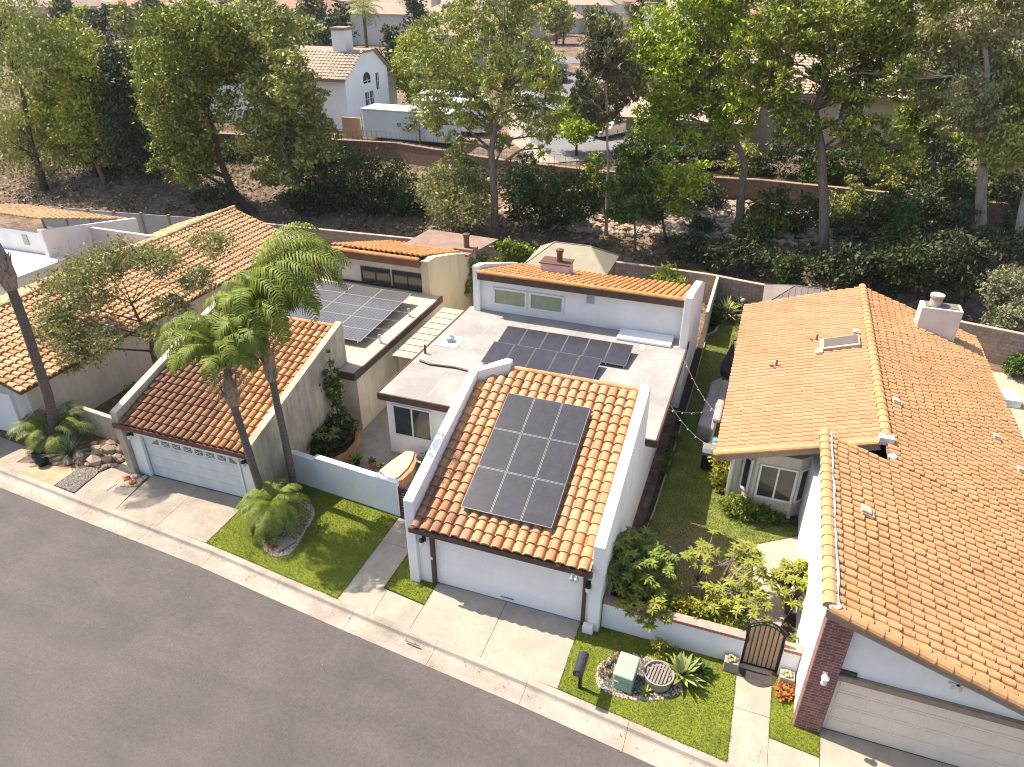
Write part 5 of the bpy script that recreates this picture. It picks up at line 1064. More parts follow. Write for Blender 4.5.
tree('sapling','low yellow-green sapling with spreading tiers left of the bright green pine','sapB',5200,.26,lf_green,bark_dark,.1,group='young trees on the bank')
tree('round_shrub','large rounded light olive shrub below the airy eucalyptus','whiteshrub',9000,.24,lf_jac,bark_grey,.12,cat='shrub',clump=.26,per=50)
tree('ivy_hedge','dark green ivy mass hanging over the retaining wall','ivyA',9000,.26,lf_ivy,bark_dark,.1,cat='ivy',lo=.6)
tree('ivy_hedge','narrow dark ivy bush left of the ivy mass on the retaining wall','ivyA2',3500,.26,lf_ivy,bark_dark,.1,cat='ivy',lo=.6)
tree('ivy_hedge','dark creeper mound on the bank right of the airy eucalyptus trunk','ivyB',9500,.25,lf_ivy,bark_dark,.1,cat='ivy',lo=.6)
DL = {0:'low dark bush just behind the white rear wing corner',1:'grey-dark bush above the tan side wall',2:'dark bush behind the brown gazebo, left end',3:'dark bush behind the brown ribbed gazebo',4:'dark bush right of the brown ribbed gazebo',5:'dark shrub behind the orange ridge top',6:'tall dark shrub behind the orange roof, nearest its ridge',7:'tall dark shrub left of the orange roof chimney',8:'tall dark shrub behind the orange roof chimney',9:'shrub under the dark spreading pine, right side',10:'large dark bush against the wall left of the tan-leaved eucalyptus',11:'bush against the wall left of the bright pine trunk',12:'bush between the two pine trunks, upper',13:'bush at the foot of the dark pine',14:'small shrub at the foot of the bright green pine',15:'small shrub below and right of the bright pine trunk',16:'shrub on the bare bank right of the dark pine',17:'dark shrub between the two pale trunks at the right edge',18:'dark shrub at the foot of the pale forked trunk',19:'small bush left of the leaning dark trunk',20:'thick dark bush on the wall behind the tan-leaved eucalyptus',21:'dark bush on the wall left of the thick pale trunk'}
for i,lab in DL.items():
    tree('dark_shrub',lab,'dark%d'%i,1900 if i<5 or i>10 else 3300,.24,lf_ever if i%3 else lf_ivy,bark_dark,.06,cat='shrub',group='dark shrubs on the bank',lo=.5,clump=.28)
tree('pale_shrub','pale grey-green shrub by the block wall at the right edge','dshrub',5000,.2,lf_grey,bark_grey,.08,cat='shrub')
tree('street_tree','round green tree on the street behind the retaining wall','street_round',6500,.3,lf_green,bark_dark,.13,group='trees behind the retaining wall')
tree('street_tree','small pale spreading tree in front of the long white-roofed trailer','pale_small',2600,.26,lf_jac,bark_dark,.1,group='trees behind the retaining wall',lo=.3)
tree('street_tree','bright yellow-green tree right of the white gabled house','yellowA',7000,.36,lf_pineY,bark_dark,.18,group='trees behind the retaining wall')
tree('street_tree','yellowish tree behind the trailers, second from the white gabled house','yellowB',5500,.36,lf_green,bark_dark,.18,group='trees behind the retaining wall')
tree('street_tree','bright lime-green bushy tree right of the beige house','brightbush',8500,.3,lf_bright,bark_dark,.14,group='trees behind the retaining wall')
tree('street_tree','green tree behind the wall at the right edge','backR',5500,.3,lf_green,bark_dark,.14,group='trees behind the retaining wall')
tree('street_tree','low green bush behind the wall between the slim eucalyptus and the bright pine','midback',2500,.28,lf_mid,bark_dark,.1,group='trees behind the retaining wall')
tree('street_tree','dark round tree beside the far street','darkmid',4500,.36,lf_ever,bark_dark,.16,group='trees behind the retaining wall')

BK = [(-14.5,37.2,1.5,1.5),(-9.3,36.8,1.6,1.7),(-3.8,36.2,1.5,1.9),(-.8,35.4,1.3,1.7),(1.6,37.0,1.5,1.8),(4.4,34.6,1.3,1.6),(5.8,37.4,1.7,1.9),(8.3,34.6,1.4,1.5),(10.4,37.6,1.6,1.8),(13.4,37.2,1.6,1.7),(16.6,33.8,1.6,1.8),(19.5,34.4,1.6,2.0),(25.2,34.0,1.8,2.2),(-17.5,33.0,1.2,1.1)]
BL = ['shrub at the wall behind the rounded olive shrub','shrub at the wall behind the airy eucalyptus','tall shrub left of the slim pale trunk','bushy shrub right of the slim pale trunk','shrub at the wall above the yellow-green sapling','shrub just left of the forked pale pine trunk','shrub at the wall behind the forked pale pine trunk','shrub midway between the two pine trunks','shrub at the wall right of the forked pine','shrub at the wall behind the dark pine trunk','shrub right of the dark pine at mid bank','shrub left of the thick pale trunk at mid bank','shrub beyond the pale trunks at the right edge','low shrub at the right end of the ivy mass']
for i,((x,y,r_,h_),lab) in enumerate(zip(BK,BL)):
    if i in (5,6,8): continue
    z = gz(x,y); TREES['bk%d'%i] = ([(x,y,z)],[(x,y,z+h_*.8,r_*.8,h_*.8),(x+r_*.6,y+.2,z+h_*.6,r_*.6,h_*.6),(x-r_*.6,y-.3,z+h_*.55,r_*.6,h_*.55),(x+.1,y,z+h_*1.5,r_*.5,h_*.5)])
    tree('bank_shrub',lab,'bk%d'%i,3000,.24,(lf_mid,lf_ever,lf_pine,lf_mid,lf_olive)[i%5],bark_dark,.07,cat='shrub',group='shrubs on the upper bank',clump=.2,per=36,lo=.4)
for i,(x,r_,lab) in enumerate(((-50,2.2,'dark creeper on the left bank under the bushy yellow-green tree'),(-43,2.0,'dark creeper on the left bank behind the dark evergreen'),(-37.5,1.8,'creeper on the wall left of the leaning dark trunk'),(-33,2.0,'creeper on the wall right of the leaning dark trunk'),(-28.5,2.2,'creeper on the wall behind the pale forked trunk'))):
    y = wy(x)-.9
    TREES['cr%d'%i] = ([(x,y,2.6)],[(x,y,3.2,r_,1.0),(x+1.2,y-.4,2.8,r_*.7,.8),(x-1.3,y-.5,2.9,r_*.7,.7)])
    tree('creeper',lab,'cr%d'%i,3600,.25,lf_ivy,bark_dark,.06,cat='ivy',group='creepers on the left bank',clump=.22,per=40,lo=.5)
# hedging and bushes along the top of the retaining wall
PB = [(-2.5,42.2,1.2,1.3),(.5,41.6,1.0,1.1),(3.2,42.6,1.5,1.6),(6.2,41.8,1.1,1.3),(9.0,42.4,1.6,1.8),(11.6,41.6,1.2,1.2),(13.8,42.2,1.7,1.9),(16.4,41.4,1.5,1.5),(18.6,42.4,1.8,2.0),(21.5,41.2,1.6,1.8),(24.5,41.5,1.8,2.2)]
PN = ['low bush behind the wall by the turning circle','small dark bush behind the wall, under the bright pine edge','rounded bush behind the wall left of the bright pine','bush behind the wall directly behind the bright pine trunk','dark bush behind the wall between the two pines','low bush behind the wall just left of the dark pine','tall dark bush behind the wall right of the dark pine','bush on the wall below the lime-green tree','large dark bush in front of the lime-green tree','bush behind the thick pale trunk','large bush behind the wall at the right edge']
for i,((x,y,r_,h_),lab) in enumerate(zip(PB,PN)):
    TREES['pb%d'%i] = ([(x,y,4.2)],[(x,y,4.2+h_*.8,r_,h_),(x+r_*.7,y+.3,4.2+h_*.5,r_*.7,h_*.6),(x-r_*.6,y-.2,4.2+h_*.5,r_*.7,h_*.6)])
    tree('wall_bush',lab,'pb%d'%i,3200,.24,(lf_ever,lf_mid,lf_ivy,lf_olive)[i%4],bark_dark,.07,cat='shrub',group='bushes along the top of the retaining wall',clump=.2,per=40,lo=.5)
# palms
def frond(V, F, p0, az, el, L, droop, n=30, ll=.6, lw=.03, hang=.55, ex=1.25):
    p = Vector(p0); seg = L/n; e = el; pts = []
    for i in range(n+1):
        t = i/n; e = el-droop*t**ex+.06*math.sin(9*t+az*3)
        d = Vector((math.cos(az)*math.cos(e),math.sin(az)*math.cos(e),math.sin(e))); pts.append((p.copy(),d)); p = p+d*seg
    sd = Vector((-math.sin(az),math.cos(az),0))
    for i in range(n):                           # rachis
        b = len(V); w_ = .025*(1-i/n)+.006
        for q in (pts[i][0],pts[i+1][0]): V += [q-sd*w_,q+sd*w_]
        F.append((b,b+1,b+3,b+2))
    for i in range(2,n+1):
        t = i/n; q,d = pts[i]; l = ll*(math.sin(math.pi*(.12+.83*t))**.6)*random.uniform(.85,1.1)
        for s_ in (-1,1):
            up = sd.cross(d)*-1
            a = (sd*s_*.9+d*.6+Vector((0,0,random.uniform(.0,.28)))).normalized()
            m1 = q+a*l*.5; a2 = (a+Vector((0,0,-hang*2))).normalized(); m2 = m1+a2*l*.55
            wv = d*lw; b = len(V); V += [q-wv*.6,q+wv*.6,m1-wv,m1+wv,m2-wv*.15,m2+wv*.15]
            F += [(b,b+1,b+3,b+2),(b+2,b+3,b+5,b+4)]
def palm(name, label, path, rad, fr, lm, boot=None, cat='palm tree', group=None, ll=.6, lw=.03, n=30, hang=.55, ex=1.25):
    g = thing(name, label, cat, path[0], group); b = MB()
    P = [Vector(p) for p in path]; sm = []
    for i in range(len(P)-1):
        for k in range(5): sm.append(P[i].lerp(P[i+1],k/5))
    sm.append(P[-1]); sm[0] = sm[0]-Vector((0,0,.2)); L = len(sm)
    b.tube(sm,[rad*(1.15 if i == 0 else 1-.2*i/L)*random.uniform(.98,1.02) for i in range(L)],12); b.build('trunk', palmbark, g, smooth=True)
    if boot:
        b = MB(); c = Vector(boot[0]); h = boot[2]; r_ = boot[1]
        b.tube([c,c+Vector((0,0,h*.25)),c+Vector((0,0,h*.6)),c+Vector((0,0,h))],[r_*.8,r_*1.25,r_*1.1,r_*.55],12)
        for k in range(16):
            a = k*2.4; z0 = h*random.uniform(.05,.7); o = Vector((math.cos(a),math.sin(a),0)); q = c+o*r_*1.05+Vector((0,0,z0))
            sdv = Vector((-math.sin(a),math.cos(a),0))*r_*.45
            b.add([q-sdv,q+sdv,q+sdv*.3+o*.12+Vector((0,0,.38)),q-sdv*.3+o*.12+Vector((0,0,.38))],[(0,1,2,3)])
        b.build('leaf_bases', mat('palm_boots',(.36,.28,.21),(.18,.135,.105),5,.95,st=(3,3,1)), g)
    if boot and len(fr) > 12:                   # a few dead fronds hang under the crown
        V = []; F = []
        for k in range(5): frond(V,F,(c.x,c.y,fr[0][0][2]-.15),k*1.3+.4,R(10),1.5+.4*random.random(),R(150),n=20,ll=.35,lw=.02,hang=1.0,ex=.8)
        arrmesh('dead_fronds',[tuple(v) for v in V],F,leafmat('dead_frond',[(.30,.21,.11),(.38,.28,.16),(.22,.15,.08)],.1),g)
    V = []; F = []
    for f in fr: frond(V,F,*f,n=n,ll=ll,lw=lw,hang=hang,ex=ex)
    arrmesh('crown',[tuple(v) for v in V],F,lm,g); return g
c1 = (-7.15,2.36,7.45)
fr = []
for az,el,L in ((10,86,4.7),(60,86,4.2),(-20,84,4.5),(20,80,4.8),(-8,76,4.6),(45,80,4.3),(-40,78,3.8),(85,84,3.6),(-70,78,3.0),(30,70,4.5),(0,66,4.3),(-30,62,3.6),(-120,82,2.4),(130,86,2.6),(-55,58,2.8),(60,62,3.2),(180,84,2.3),(15,84,4.6),(35,82,4.7),(5,72,4.7),(-15,68,4.4),(22,60,4.2),(8,78,4.7),(-5,84,4.4),(25,74,4.6)):
    fr.append((c1,R(az+random.uniform(-8,8)),R(el+random.uniform(0,6)),L*random.uniform(.92,1.12),R(random.uniform(125,175))))
for k in range(12): fr.append((c1,R(k*137.5),R(random.uniform(35,70)),random.uniform(1.9,2.7),R(random.uniform(110,140))))
palm('queen_palm','taller palm with fronds blown to the right, nearer the white courtyard wall',[(-7.05,2.25,0),(-7.12,2.35,1.8),(-7.22,2.4,4.2),(-7.2,2.38,5.8),(-7.16,2.36,7.4)],.15,fr,lf_palm,((-7.22,2.38,5.2),.19,1.6),group='palms beside the left lawn',ll=.8,lw=.034,n=40,hang=1.1,ex=2.0)
c2 = (-7.72,.95,6.35)
fr = []
for az,el,L in ((0,86,2.7),(120,86,3.3),(60,84,2.8),(-40,84,2.9),(180,82,3.3),(150,78,3.2),(-100,80,2.8),(20,76,2.2),(-20,72,2.3),(80,74,2.5),(210,74,3.2),(250,72,2.8),(-70,68,2.4),(110,66,2.6),(170,66,3.0),(40,64,1.9),(-5,60,1.9),(230,62,2.6),(190,76,3.3),(140,84,3.3),(200,58,2.7),(160,70,3.1),(220,80,3.0)):
    fr.append((c2,R(az+random.uniform(-8,8)),R(el),L*random.uniform(.85,1.05),R(random.uniform(140,180))))
palm('queen_palm','shorter palm with a rounder drooping crown, nearer the street',[(-7.45,1.0,0),(-7.5,.95,1.6),(-7.66,.92,3.6),(-7.8,.92,5.1),(-7.74,.95,6.3)],.15,fr,lf_palm,((-7.8,.93,4.9),.2,1.2),group='palms beside the left lawn',ll=.66,lw=.032,n=36,hang=1.1,ex=1.8)
c3_ = (-6.7,.55,.95)
fr = [(c3_,R(k*137.5),R(82-k*2.0),1.35+.35*random.random(),R(120)) for k in range(38)]
palm('small_palm','small bushy palm in the gravel bed of the left lawn',[(-6.75,.5,0),(-6.7,.55,.95)],.12,fr,lf_palm,cat='palm tree',ll=.36,lw=.022,n=26)
fr = [((-18.6,1.9,9.6),R(a),R(e),2.2,R(70)) for a,e in ((180,40),(200,20),(160,60),(220,50),(190,70),(150,30))]
palm('leaning_palm','thick grey palm trunk with peeling bark leaning at the left edge',[(-19.0,2.05,0),(-18.5,2.0,2.6),(-18.3,2.0,5.6),(-18.2,1.95,7.6),(-18.5,1.9,9.4)],.2,fr,lf_palm,((-18.22,1.95,7.3),.27,2.0))
# palm-like clump and agaves
g = thing('palm_clump','loose yellow-green palm-like clump in front of the left gable house','shrub',(-18.9,1.9,0))
V = []; F = []
for k in range(34):
    a = k*2.4; frond(V,F,(-18.9+.35*math.cos(a),1.9+.3*math.sin(a),.5+.5*random.random()),a+random.uniform(-.3,.3),R(random.uniform(25,80)),random.uniform(1.0,1.7),R(110),n=18,ll=.32,lw=.022,hang=.4)
arrmesh('foliage',[tuple(v) for v in V],F,lf_palm,g)
b = MB()
for k in range(5): b.tube([(-18.9+.2*math.cos(k*1.3),1.9+.2*math.sin(k*1.3),0),(-18.9+.35*math.cos(k*1.3),1.9+.3*math.sin(k*1.3),.8)],.06,6)
b.build('stem', palmbark, g)
def spiky(name, label, c, n, L, w_, m, cat='agave', up=.95, curl=.5, group=None):
    g = thing(name,label,cat,(c[0],c[1],c[2])); rosette_mesh('leaves',(c[0],c[1],c[2]+.05),n,L,w_,m,g,up=up,curl=curl); return g
spiky('blue_agave','big blue-grey spiky agave behind the black pots',(-17.55,1.35,.15),120,.95,.022,lf_blue,up=1.15,curl=.35)
spiky('agave','bright green agave rosette beside the half barrel',(8.25,-1.0,.15),44,.7,.07,lf_agave,up=.95,curl=.3)
spiky('agave','smaller shaded agave right of the bright green rosette',(8.75,-.62,.1),26,.42,.05,lf_mid,up=.95,curl=.3)
spiky('agave','small green agave in the gravel below the small palm',(-6.55,-.1,.06),26,.45,.05,lf_bright,up=1.0,curl=.4)
spiky('agave','tiny agave in the gravel in front of the half barrel',(7.35,-1.85,.06),18,.26,.03,lf_agave,up=1.0,curl=.4)
spiky('red_bromeliad','small dark red rosette left of the small palm',(-7.3,.0,.06),22,.3,.05,leafmat('maroon_leaf',[(.20,.06,.05),(.26,.10,.07),(.14,.05,.04)],.1),'bromeliad')
spiky('red_bromeliad','tiny red rosette beside the flat stone slab',(-6.15,-.45,.06),18,.2,.035,lf_red,'bromeliad')
g = thing('red_bromeliad','orange-red bromeliad cluster at the foot of the brick pillar','bromeliad',(11.1,-.5,.03))
for k,(x_,y_) in enumerate(((11.0,-.45),(11.2,-.55),(11.1,-.3),(11.0,-.7),(11.25,-.3))): rosette_mesh('rosette',(x_,y_,.12),18,.26,.04,lf_red,g,up=1.0)
spiky('strap_leaf_plant','spreading strap-leaf plant with pale tips in the rear flower bed',(7.1,24.5,.3),60,1.1,.06,leafmat('variegated_leaf',[(.30,.32,.12),(.42,.42,.22),(.20,.24,.07)],.2),'plant',up=1.1,curl=.7)
# plumeria: bare forked branches, leaves in rosettes at the tips
def plumeria(label, base, h, spread, ntips, lm, L=.23, w_=.032, lean=(0,0), n=14, name='plumeria', flowers=0):
    g = thing(name,label,'shrub',base); b = MB(); V = []; F = []; B = Vector(base); tips = []
    k1 = max(3,ntips//10)
    for i in range(k1):
        a = i*2.4+random.uniform(-.3,.3); m1 = B+Vector((math.cos(a)*spread*.28+lean[0]*.4,math.sin(a)*spread*.28+lean[1]*.4,h*random.uniform(.4,.6)))
        b.tube([B,B.lerp(m1,.5)+Vector((0,0,.1)),m1],[.045,.04,.034],7)
        for j in range(max(2,ntips//k1)):
            a2 = a+random.uniform(-1.3,1.3); rr = spread*random.uniform(.35,1.0)
            m2 = B+Vector((math.cos(a2)*rr+lean[0],math.sin(a2)*rr+lean[1],h*random.uniform(.72,1.1)*(1-.25*(rr/spread)**2)))
            b.tube([m1,m1.lerp(m2,.5)+Vector((0,0,-.05)),m2],[.02,.016,.012],5); tips.append(m2)
    b.build('branches', bark_grey, g, smooth=True)
    for tp in tips:
        for k in range(n):
            az = k*2.4+random.uniform(-.3,.3); el = random.uniform(-.1,.9)*(1-k/n)+random.uniform(-.1,.3); l = L*random.uniform(.7,1.15)
            sd = Vector((-math.sin(az),math.cos(az),0)); p = tp.copy(); b0 = len(V)
            for s,ww in enumerate((.25,.85,1.0,.7,.04)):
                V += [p-sd*w_*ww,p+sd*w_*ww]; u = Vector((math.cos(az)*math.cos(el),math.sin(az)*math.cos(el),math.sin(el))); p = p+u*(l/4); el -= .22
            for s in range(4): F.append((b0+2*s,b0+2*s+1,b0+2*s+3,b0+2*s+2))
    arrmesh('foliage',[tuple(v) for v in V],F,lm,g)
    return g
lf_plum = leafmat('plumeria_leaf',[(0.101,0.156,0.030),(0.149,0.215,0.038),(0.216,0.267,0.050),(0.081,0.117,0.024),(0.270,0.299,0.060)],.25)
lf_plumY = leafmat('plumeria_yellow_leaf',[(.22,.25,.04),(.30,.31,.055),(.16,.20,.035),(.36,.34,.08),(.12,.16,.03)],.3)
plumeria('dark green plumeria spilling over the garden wall beside the white garage',(6.45,1.5,0),2.5,1.25,130,lf_plum,lean=(-.1,-.1))
plumeria('lower yellow-tipped plumeria branch hanging over the brick-capped wall',(6.85,.75,0),1.6,.85,60,lf_plumY,lean=(.0,-.35))
plumeria('open-branched yellow-green plumeria in the middle of the front yard',(8.55,2.0,0),2.2,1.55,60,lf_plumY,lean=(.3,.2),n=12)
plumeria('open plumeria reaching over the path behind the arched gate',(9.4,1.4,0),1.9,1.1,36,lf_plumY,lean=(.1,-.1),n=12)
plumeria('yellow-leaved shrub against the white wall of the orange roofed house',(11.05,2.6,0),1.9,.75,90,lf_plumY,L=.22,n=16)
plumeria('low yellow-green shrub behind the stub wall right of the gate',(11.05,.85,0),.75,.35,12,lf_bright,L=.22,n=14)
def shrub(name,label,blobs,n,size,lm,cat='shrub',group=None,aspect=2,stems=True,lo=.5,clump=.25,droop=.15):
    B = blobs[0]; g = thing(name,label,cat,(B[0],B[1],0),group)
    if stems:
        b = MB()
        for q in blobs: b.tube([(B[0]+random.uniform(-.1,.1),B[1]+random.uniform(-.1,.1),0),(q[0],q[1],q[2])],[.03,.012],5)
        b.build('stem', bark_dark, g)
    foliage('foliage', cloud(blobs,n,lo,clump,40), size, lm, g, aspect, droop); return g
shrub('hedge','low yellow-green hedge along the brick-capped garden wall',[(7.3,.8,.85,.4,.5),(7.9,.75,.9,.4,.5),(8.5,.75,.85,.4,.48),(9.1,.75,.75,.35,.45)],4000,.13,lf_yellow,'hedge')
shrub('round_bush','bright green rounded bush below the bay window',[(9.15,7.05,.4,.5,.42),(9.6,7.0,.38,.4,.4),(8.9,7.2,.35,.35,.35)],3200,.1,lf_bright)
shrub('round_bush','darker low bush right of the bright bush under the bay window',[(10.2,7.0,.28,.4,.28),(10.6,6.95,.25,.35,.25)],1500,.1,lf_mid)
shrub('yellow_shrub','yellow shrub at the corner under the orange eave',[(8.35,8.6,.7,.42,.65),(8.3,8.9,1.2,.35,.4),(8.45,8.3,.4,.35,.35)],2200,.14,lf_yellow)
shrub('garden_shrub','yellowish small shrub behind the half barrel',[(7.55,-.4,.42,.3,.32),(7.75,-.3,.3,.22,.25)],700,.1,lf_yellow)
shrub('garden_shrub','reddish flowering ground plant left of the green utility box',[(6.12,-1.6,.14,.2,.14),(6.1,-1.25,.12,.18,.13),(6.25,-.95,.12,.18,.12)],600,.07,leafmat('pink_flowering',[(.35,.18,.16),(.45,.28,.24),(.22,.20,.09),(.5,.38,.32)],.1))
shrub('garden_shrub','tall narrow glossy shrub against the stained garage wall',[(-7.45,6.2,3.4,.3,.7),(-7.4,6.1,2.6,.4,.5),(-7.35,6.3,1.9,.35,.5),(-7.3,6.0,4.3,.2,.4)],1300,.15,lf_mid,lo=.2)
shrub('garden_shrub','mass of dark glossy plants in the raised terracotta planter',[(-7.2,5.9,1.0,.6,.6),(-7.3,5.1,.9,.5,.5),(-6.9,5.4,.7,.4,.4),(-7.3,4.6,.75,.4,.4)],3000,.16,lf_dark)
plumeria('pale-leaved plant rising from the raised planter',(-7.1,4.9,.4),1.2,.5,8,lf_bright,L=.34,n=10,name='garden_plant')
shrub('garden_shrub','small green shrub beside the masonry seat',[(-2.9,5.6,.4,.35,.4),(-2.6,5.4,.35,.3,.35)],900,.13,lf_mid)
shrub('garden_shrub','small plant at the foot of the stained garage wall by the small palm',[(-7.35,1.55,.7,.16,.5),(-7.3,1.45,.3,.2,.25)],420,.12,leafmat('mauve_leaf',[(.22,.14,.13),(.16,.15,.07),(.28,.2,.18)],.2))
shrub('climbing_vine','vine climbing the end of the stained rear wall',[(-7.3,21.0,2.4,.4,.7),(-7.3,21.8,1.8,.5,.8),(-7.2,20.6,1.6,.4,.6),(-7.2,22.2,2.8,.5,.5)],2600,.2,lf_olive,'vine')
shrub('bright_bush','bright green bush between the brown shingle roof and the sage gazebo',[(-6.0,24.6,2.0,1.0,1.1),(-5.6,25.2,1.2,.9,.9),(-6.4,24.2,2.9,.6,.6),(-5.4,24.4,2.6,.5,.6)],4200,.22,lf_bright)
shrub('bright_bush','bright fan-leaved plant above the rear tiles by the block wall',[(3.4,25.8,1.5,.7,.8),(2.7,25.9,1.2,.6,.6),(4.1,25.7,1.3,.5,.6)],1800,.3,lf_bright,aspect=4)
shrub('garden_shrub','low plants in the soil strip along the white house, near the street',[(6.0,3.0,.25,.25,.22),(6.05,3.9,.2,.22,.2),(6.0,2.2,.3,.3,.3),(6.1,5.2,.2,.2,.2)],900,.12,lf_mid)
shrub('garden_shrub','thin vine plants in the soil strip by the flat roof corner',[(6.2,8.5,.4,.2,.4),(6.25,9.6,.45,.2,.4),(6.25,11,.3,.2,.3),(6.3,12.5,.3,.2,.3)],900,.12,lf_mid)
shrub('garden_shrub','dark leafy plants in the rear flower bed',[(6.5,23.6,.5,.4,.5),(6.5,24.9,.6,.4,.5),(7.6,25.8,.5,.5,.45)],1600,.16,lf_dark)
shrub('garden_shrub','dark foliage under the jacaranda in the gap between the roofs',[(-16.2,6.3,.8,.8,.8),(-15.4,7.6,.9,.7,.9),(-17.4,5.2,.7,.7,.7),(-15.8,5.0,.6,.5,.5)],4200,.17,lf_mid)
shrub('garden_shrub','bright low plant under the jacaranda near the beige wall',[(-15.6,4.2,.6,.45,.5),(-16.2,4.0,.5,.4,.4)],1100,.16,lf_bright)
shrub('garden_shrub','shrub at the right edge against the block wall',[(21.5,22.6,.6,.6,.6),(22.1,22.9,.8,.5,.7)],1400,.18,lf_mid)
# jacaranda
TREES['jac'] = ([(-17.5,6.6,0),(-17.7,6.9,1.6),(-17.9,7.2,2.8),(-18.6,7.3,4.4)],
 [(-20.6,7.2,5.9,1.5,.6),(-18.9,7.8,6.6,1.4,.6),(-17.3,8.0,6.4,1.2,.55),(-22.0,7.0,5.2,1.3,.55),(-19.8,6.2,5.0,1.1,.5),(-20.8,5.2,3.6,1.2,.6),(-19.6,4.6,2.9,1.0,.6),(-18.4,5.4,3.6,.9,.5),(-16.4,7.4,4.6,.9,.45),(-15.6,8.6,5.6,1.0,.45),(-15.2,9.5,7.0,.9,.5),(-21.6,5.9,4.2,1.0,.5),(-17.0,6.6,3.6,.7,.4)])
tree('jacaranda','thin-leaved jacaranda with mauve blossom in front of the faded gable roof','jac',15000,.17,lf_jac,bark_dark,.17,clump=.3,per=40,lo=.2,aspect=2.5,dead=3)
j = [o for o in COL.objects if o.name.startswith('jacaranda')][-1]
foliage('blossom', cloud(TREES['jac'][1][:9],900,.5,.12,22), .13, leafmat('mauve_blossom',[(.30,.27,.38),(.36,.33,.43),(.24,.21,.31)],.3), j, 1.5)
# ------------------------------------------------------------------ neighbourhood beyond the retaining wall
tan_tile = tilemat('tan_concrete_tile', [(.42,.32,.25),(.47,.36,.28),(.39,.29,.225),(.50,.39,.31)])
def roofm(name, a): return mat(name, a, tuple(c*.82 for c in a), .9, .9, fine=(2.2,.2), st=(1,1,3), bmp=.3, bscale=5)
H = thing('gabled_house','tall white two-storey house with clipped gable and arched window','house',(-37,50,4.2))
w = MB(); w.xslab(-46,-30,[(45.9,4),(45.9,9.05),(48.85,10.8),(51.45,10.8),(54.0,9.05),(54.0,4)]); w.box(-40,54,4,-31.5,58.5,8.3); w.build('wall', mat('bright_white_stucco',(.86,.86,.86),(.82,.82,.82),1,.9), H)
t = MB()
L1 = math.hypot(3.5,2.1); tiles(t,(-46.3,45.35,8.82),(1,0,0),(0,3.5/L1,2.1/L1),42,10,.4,L1/10,hs=.3)
tiles(t,(-29.6,54.55,8.82),(-1,0,0),(0,-3.1/L1,2.15/L1),42,9,.4,L1/10,hs=.3)
t.build('roof', tan_tile, H)
d = MB(); d.xslab(-46.2,-29.7,[(45.4,8.78),(48.85,10.86),(51.45,10.92),(54.5,8.78),(54.5,8.6),(51.45,10.72),(48.85,10.68),(45.4,8.6)]); d.build('roof_deck', taupe, H)
d = MB(); d.prism([(-40.5,54),(-31,54),(-31,59),(-40.5,59)],[9.3,9.3,8.2,8.2],[9.5,9.5,8.4,8.4]); d.build('roof', roofm('tan_roof_c',(.42,.31,.25)), H)
d = MB(); d.box(-32.6,48.6,9.6,-31.2,50.0,12.6); c_ = d.build('chimney', white, H, bevel=.03); d = MB(); d.box(-32.7,48.5,12.6,-31.1,50.1,12.85); d.build('chimney_cap', taupe, c_)
dk = plain('dark_window',(.06,.06,.065),.2)
def xwin(y0,y1,z0,z1,arch_=False):
    d = MB(); P = [(y0,z0),(y1,z0),(y1,z1)]
    if arch_: P += [((y0+y1)/2+(y1-y0)/2*math.cos(a),z1+(y1-y0)/2*.8*math.sin(a)) for a in np.linspace(.3,math.pi-.3,7)]
    P += [(y0,z1)]; d.xslab(-30.03,-29.97,P); o = d.build('window', dk, H)
    d = MB(); d.box(-29.97,(y0+y1)/2-.04,z0,-29.94,(y0+y1)/2+.04,z1); d.box(-29.97,y0,(z0+z1)/2-.03,-29.945,y1,(z0+z1)/2+.03); d.build('mullion', frame_white, o)
xwin(49.2,50.5,8.0,8.45,True); xwin(51.6,52.1,7.2,8.7); xwin(49.3,49.9,6.0,7.2); xwin(50.2,50.8,6.0,7.2); xwin(49.4,51.0,4.7,5.5); xwin(47.6,48.1,4.6,5.1)
d = MB(); d.xslab(-30.02,-29.98,[(51,4.3),(54,4.3),(54,6.6),(51,6.6)][:0] or [(53.3,4.3),(53.7,4.3),(53.7,4.9),(53.3,4.9)]); d.build('meter', frame_dark, H)
H = thing('beige_house','beige two-storey house with tan tiled roof behind the pines','house',(8,55,4.2))
bst = mat('beige_house_stucco',(.52,.42,.33),(.46,.37,.29),1,.95)
w = MB(); w.box(-1.5,51,4,17,61,9.0); w.box(-4,47,4,6,51,6.9); w.build('wall', bst, H)
t = MB(); L2 = math.hypot(5.6,2.6); tiles(t,(-2.0,50.3,8.9),(1,0,0),(0,5.6/L2,2.6/L2),49,14,.4,L2/14,hs=.3); t.build('roof', tan_tile, H)
d = MB(); d.prism([(-2,50.3),(17.6,50.3),(17.6,55.9),(-2,55.9)],[8.7,8.7,11.2,11.2],[8.86,8.86,11.46,11.46]); d.prism([(-2,55.9),(17.6,55.9),(17.6,61.5),(-2,61.5)],[11.2,11.2,8.7,8.7],[11.46,11.46,8.86,8.86]); d.build('roof_deck', taupe, H)
d = MB(); d.prism([(-4.4,46.5),(6.4,46.5),(6.4,51),(-4.4,51)],[6.8,6.8,8.0,8.0],[7.0,7.0,8.2,8.2]); d.build('porch_roof', roofm('tan_roof_b',(.44,.33,.26)), H)
for x0_,x1_,z0_,z1_,yy in ((3.5,5.0,4.3,6.4,47),(0.2,2.0,4.9,6.3,47),(8.8,10.2,7.2,8.4,51),(12.5,14.2,7.0,8.4,51),(9.5,11.5,4.4,6.4,51),(-.5,1.2,7.6,8.6,51)): window(H,x0_,x1_,z0_,z1_,yy,frame_white,dk,1,.1)
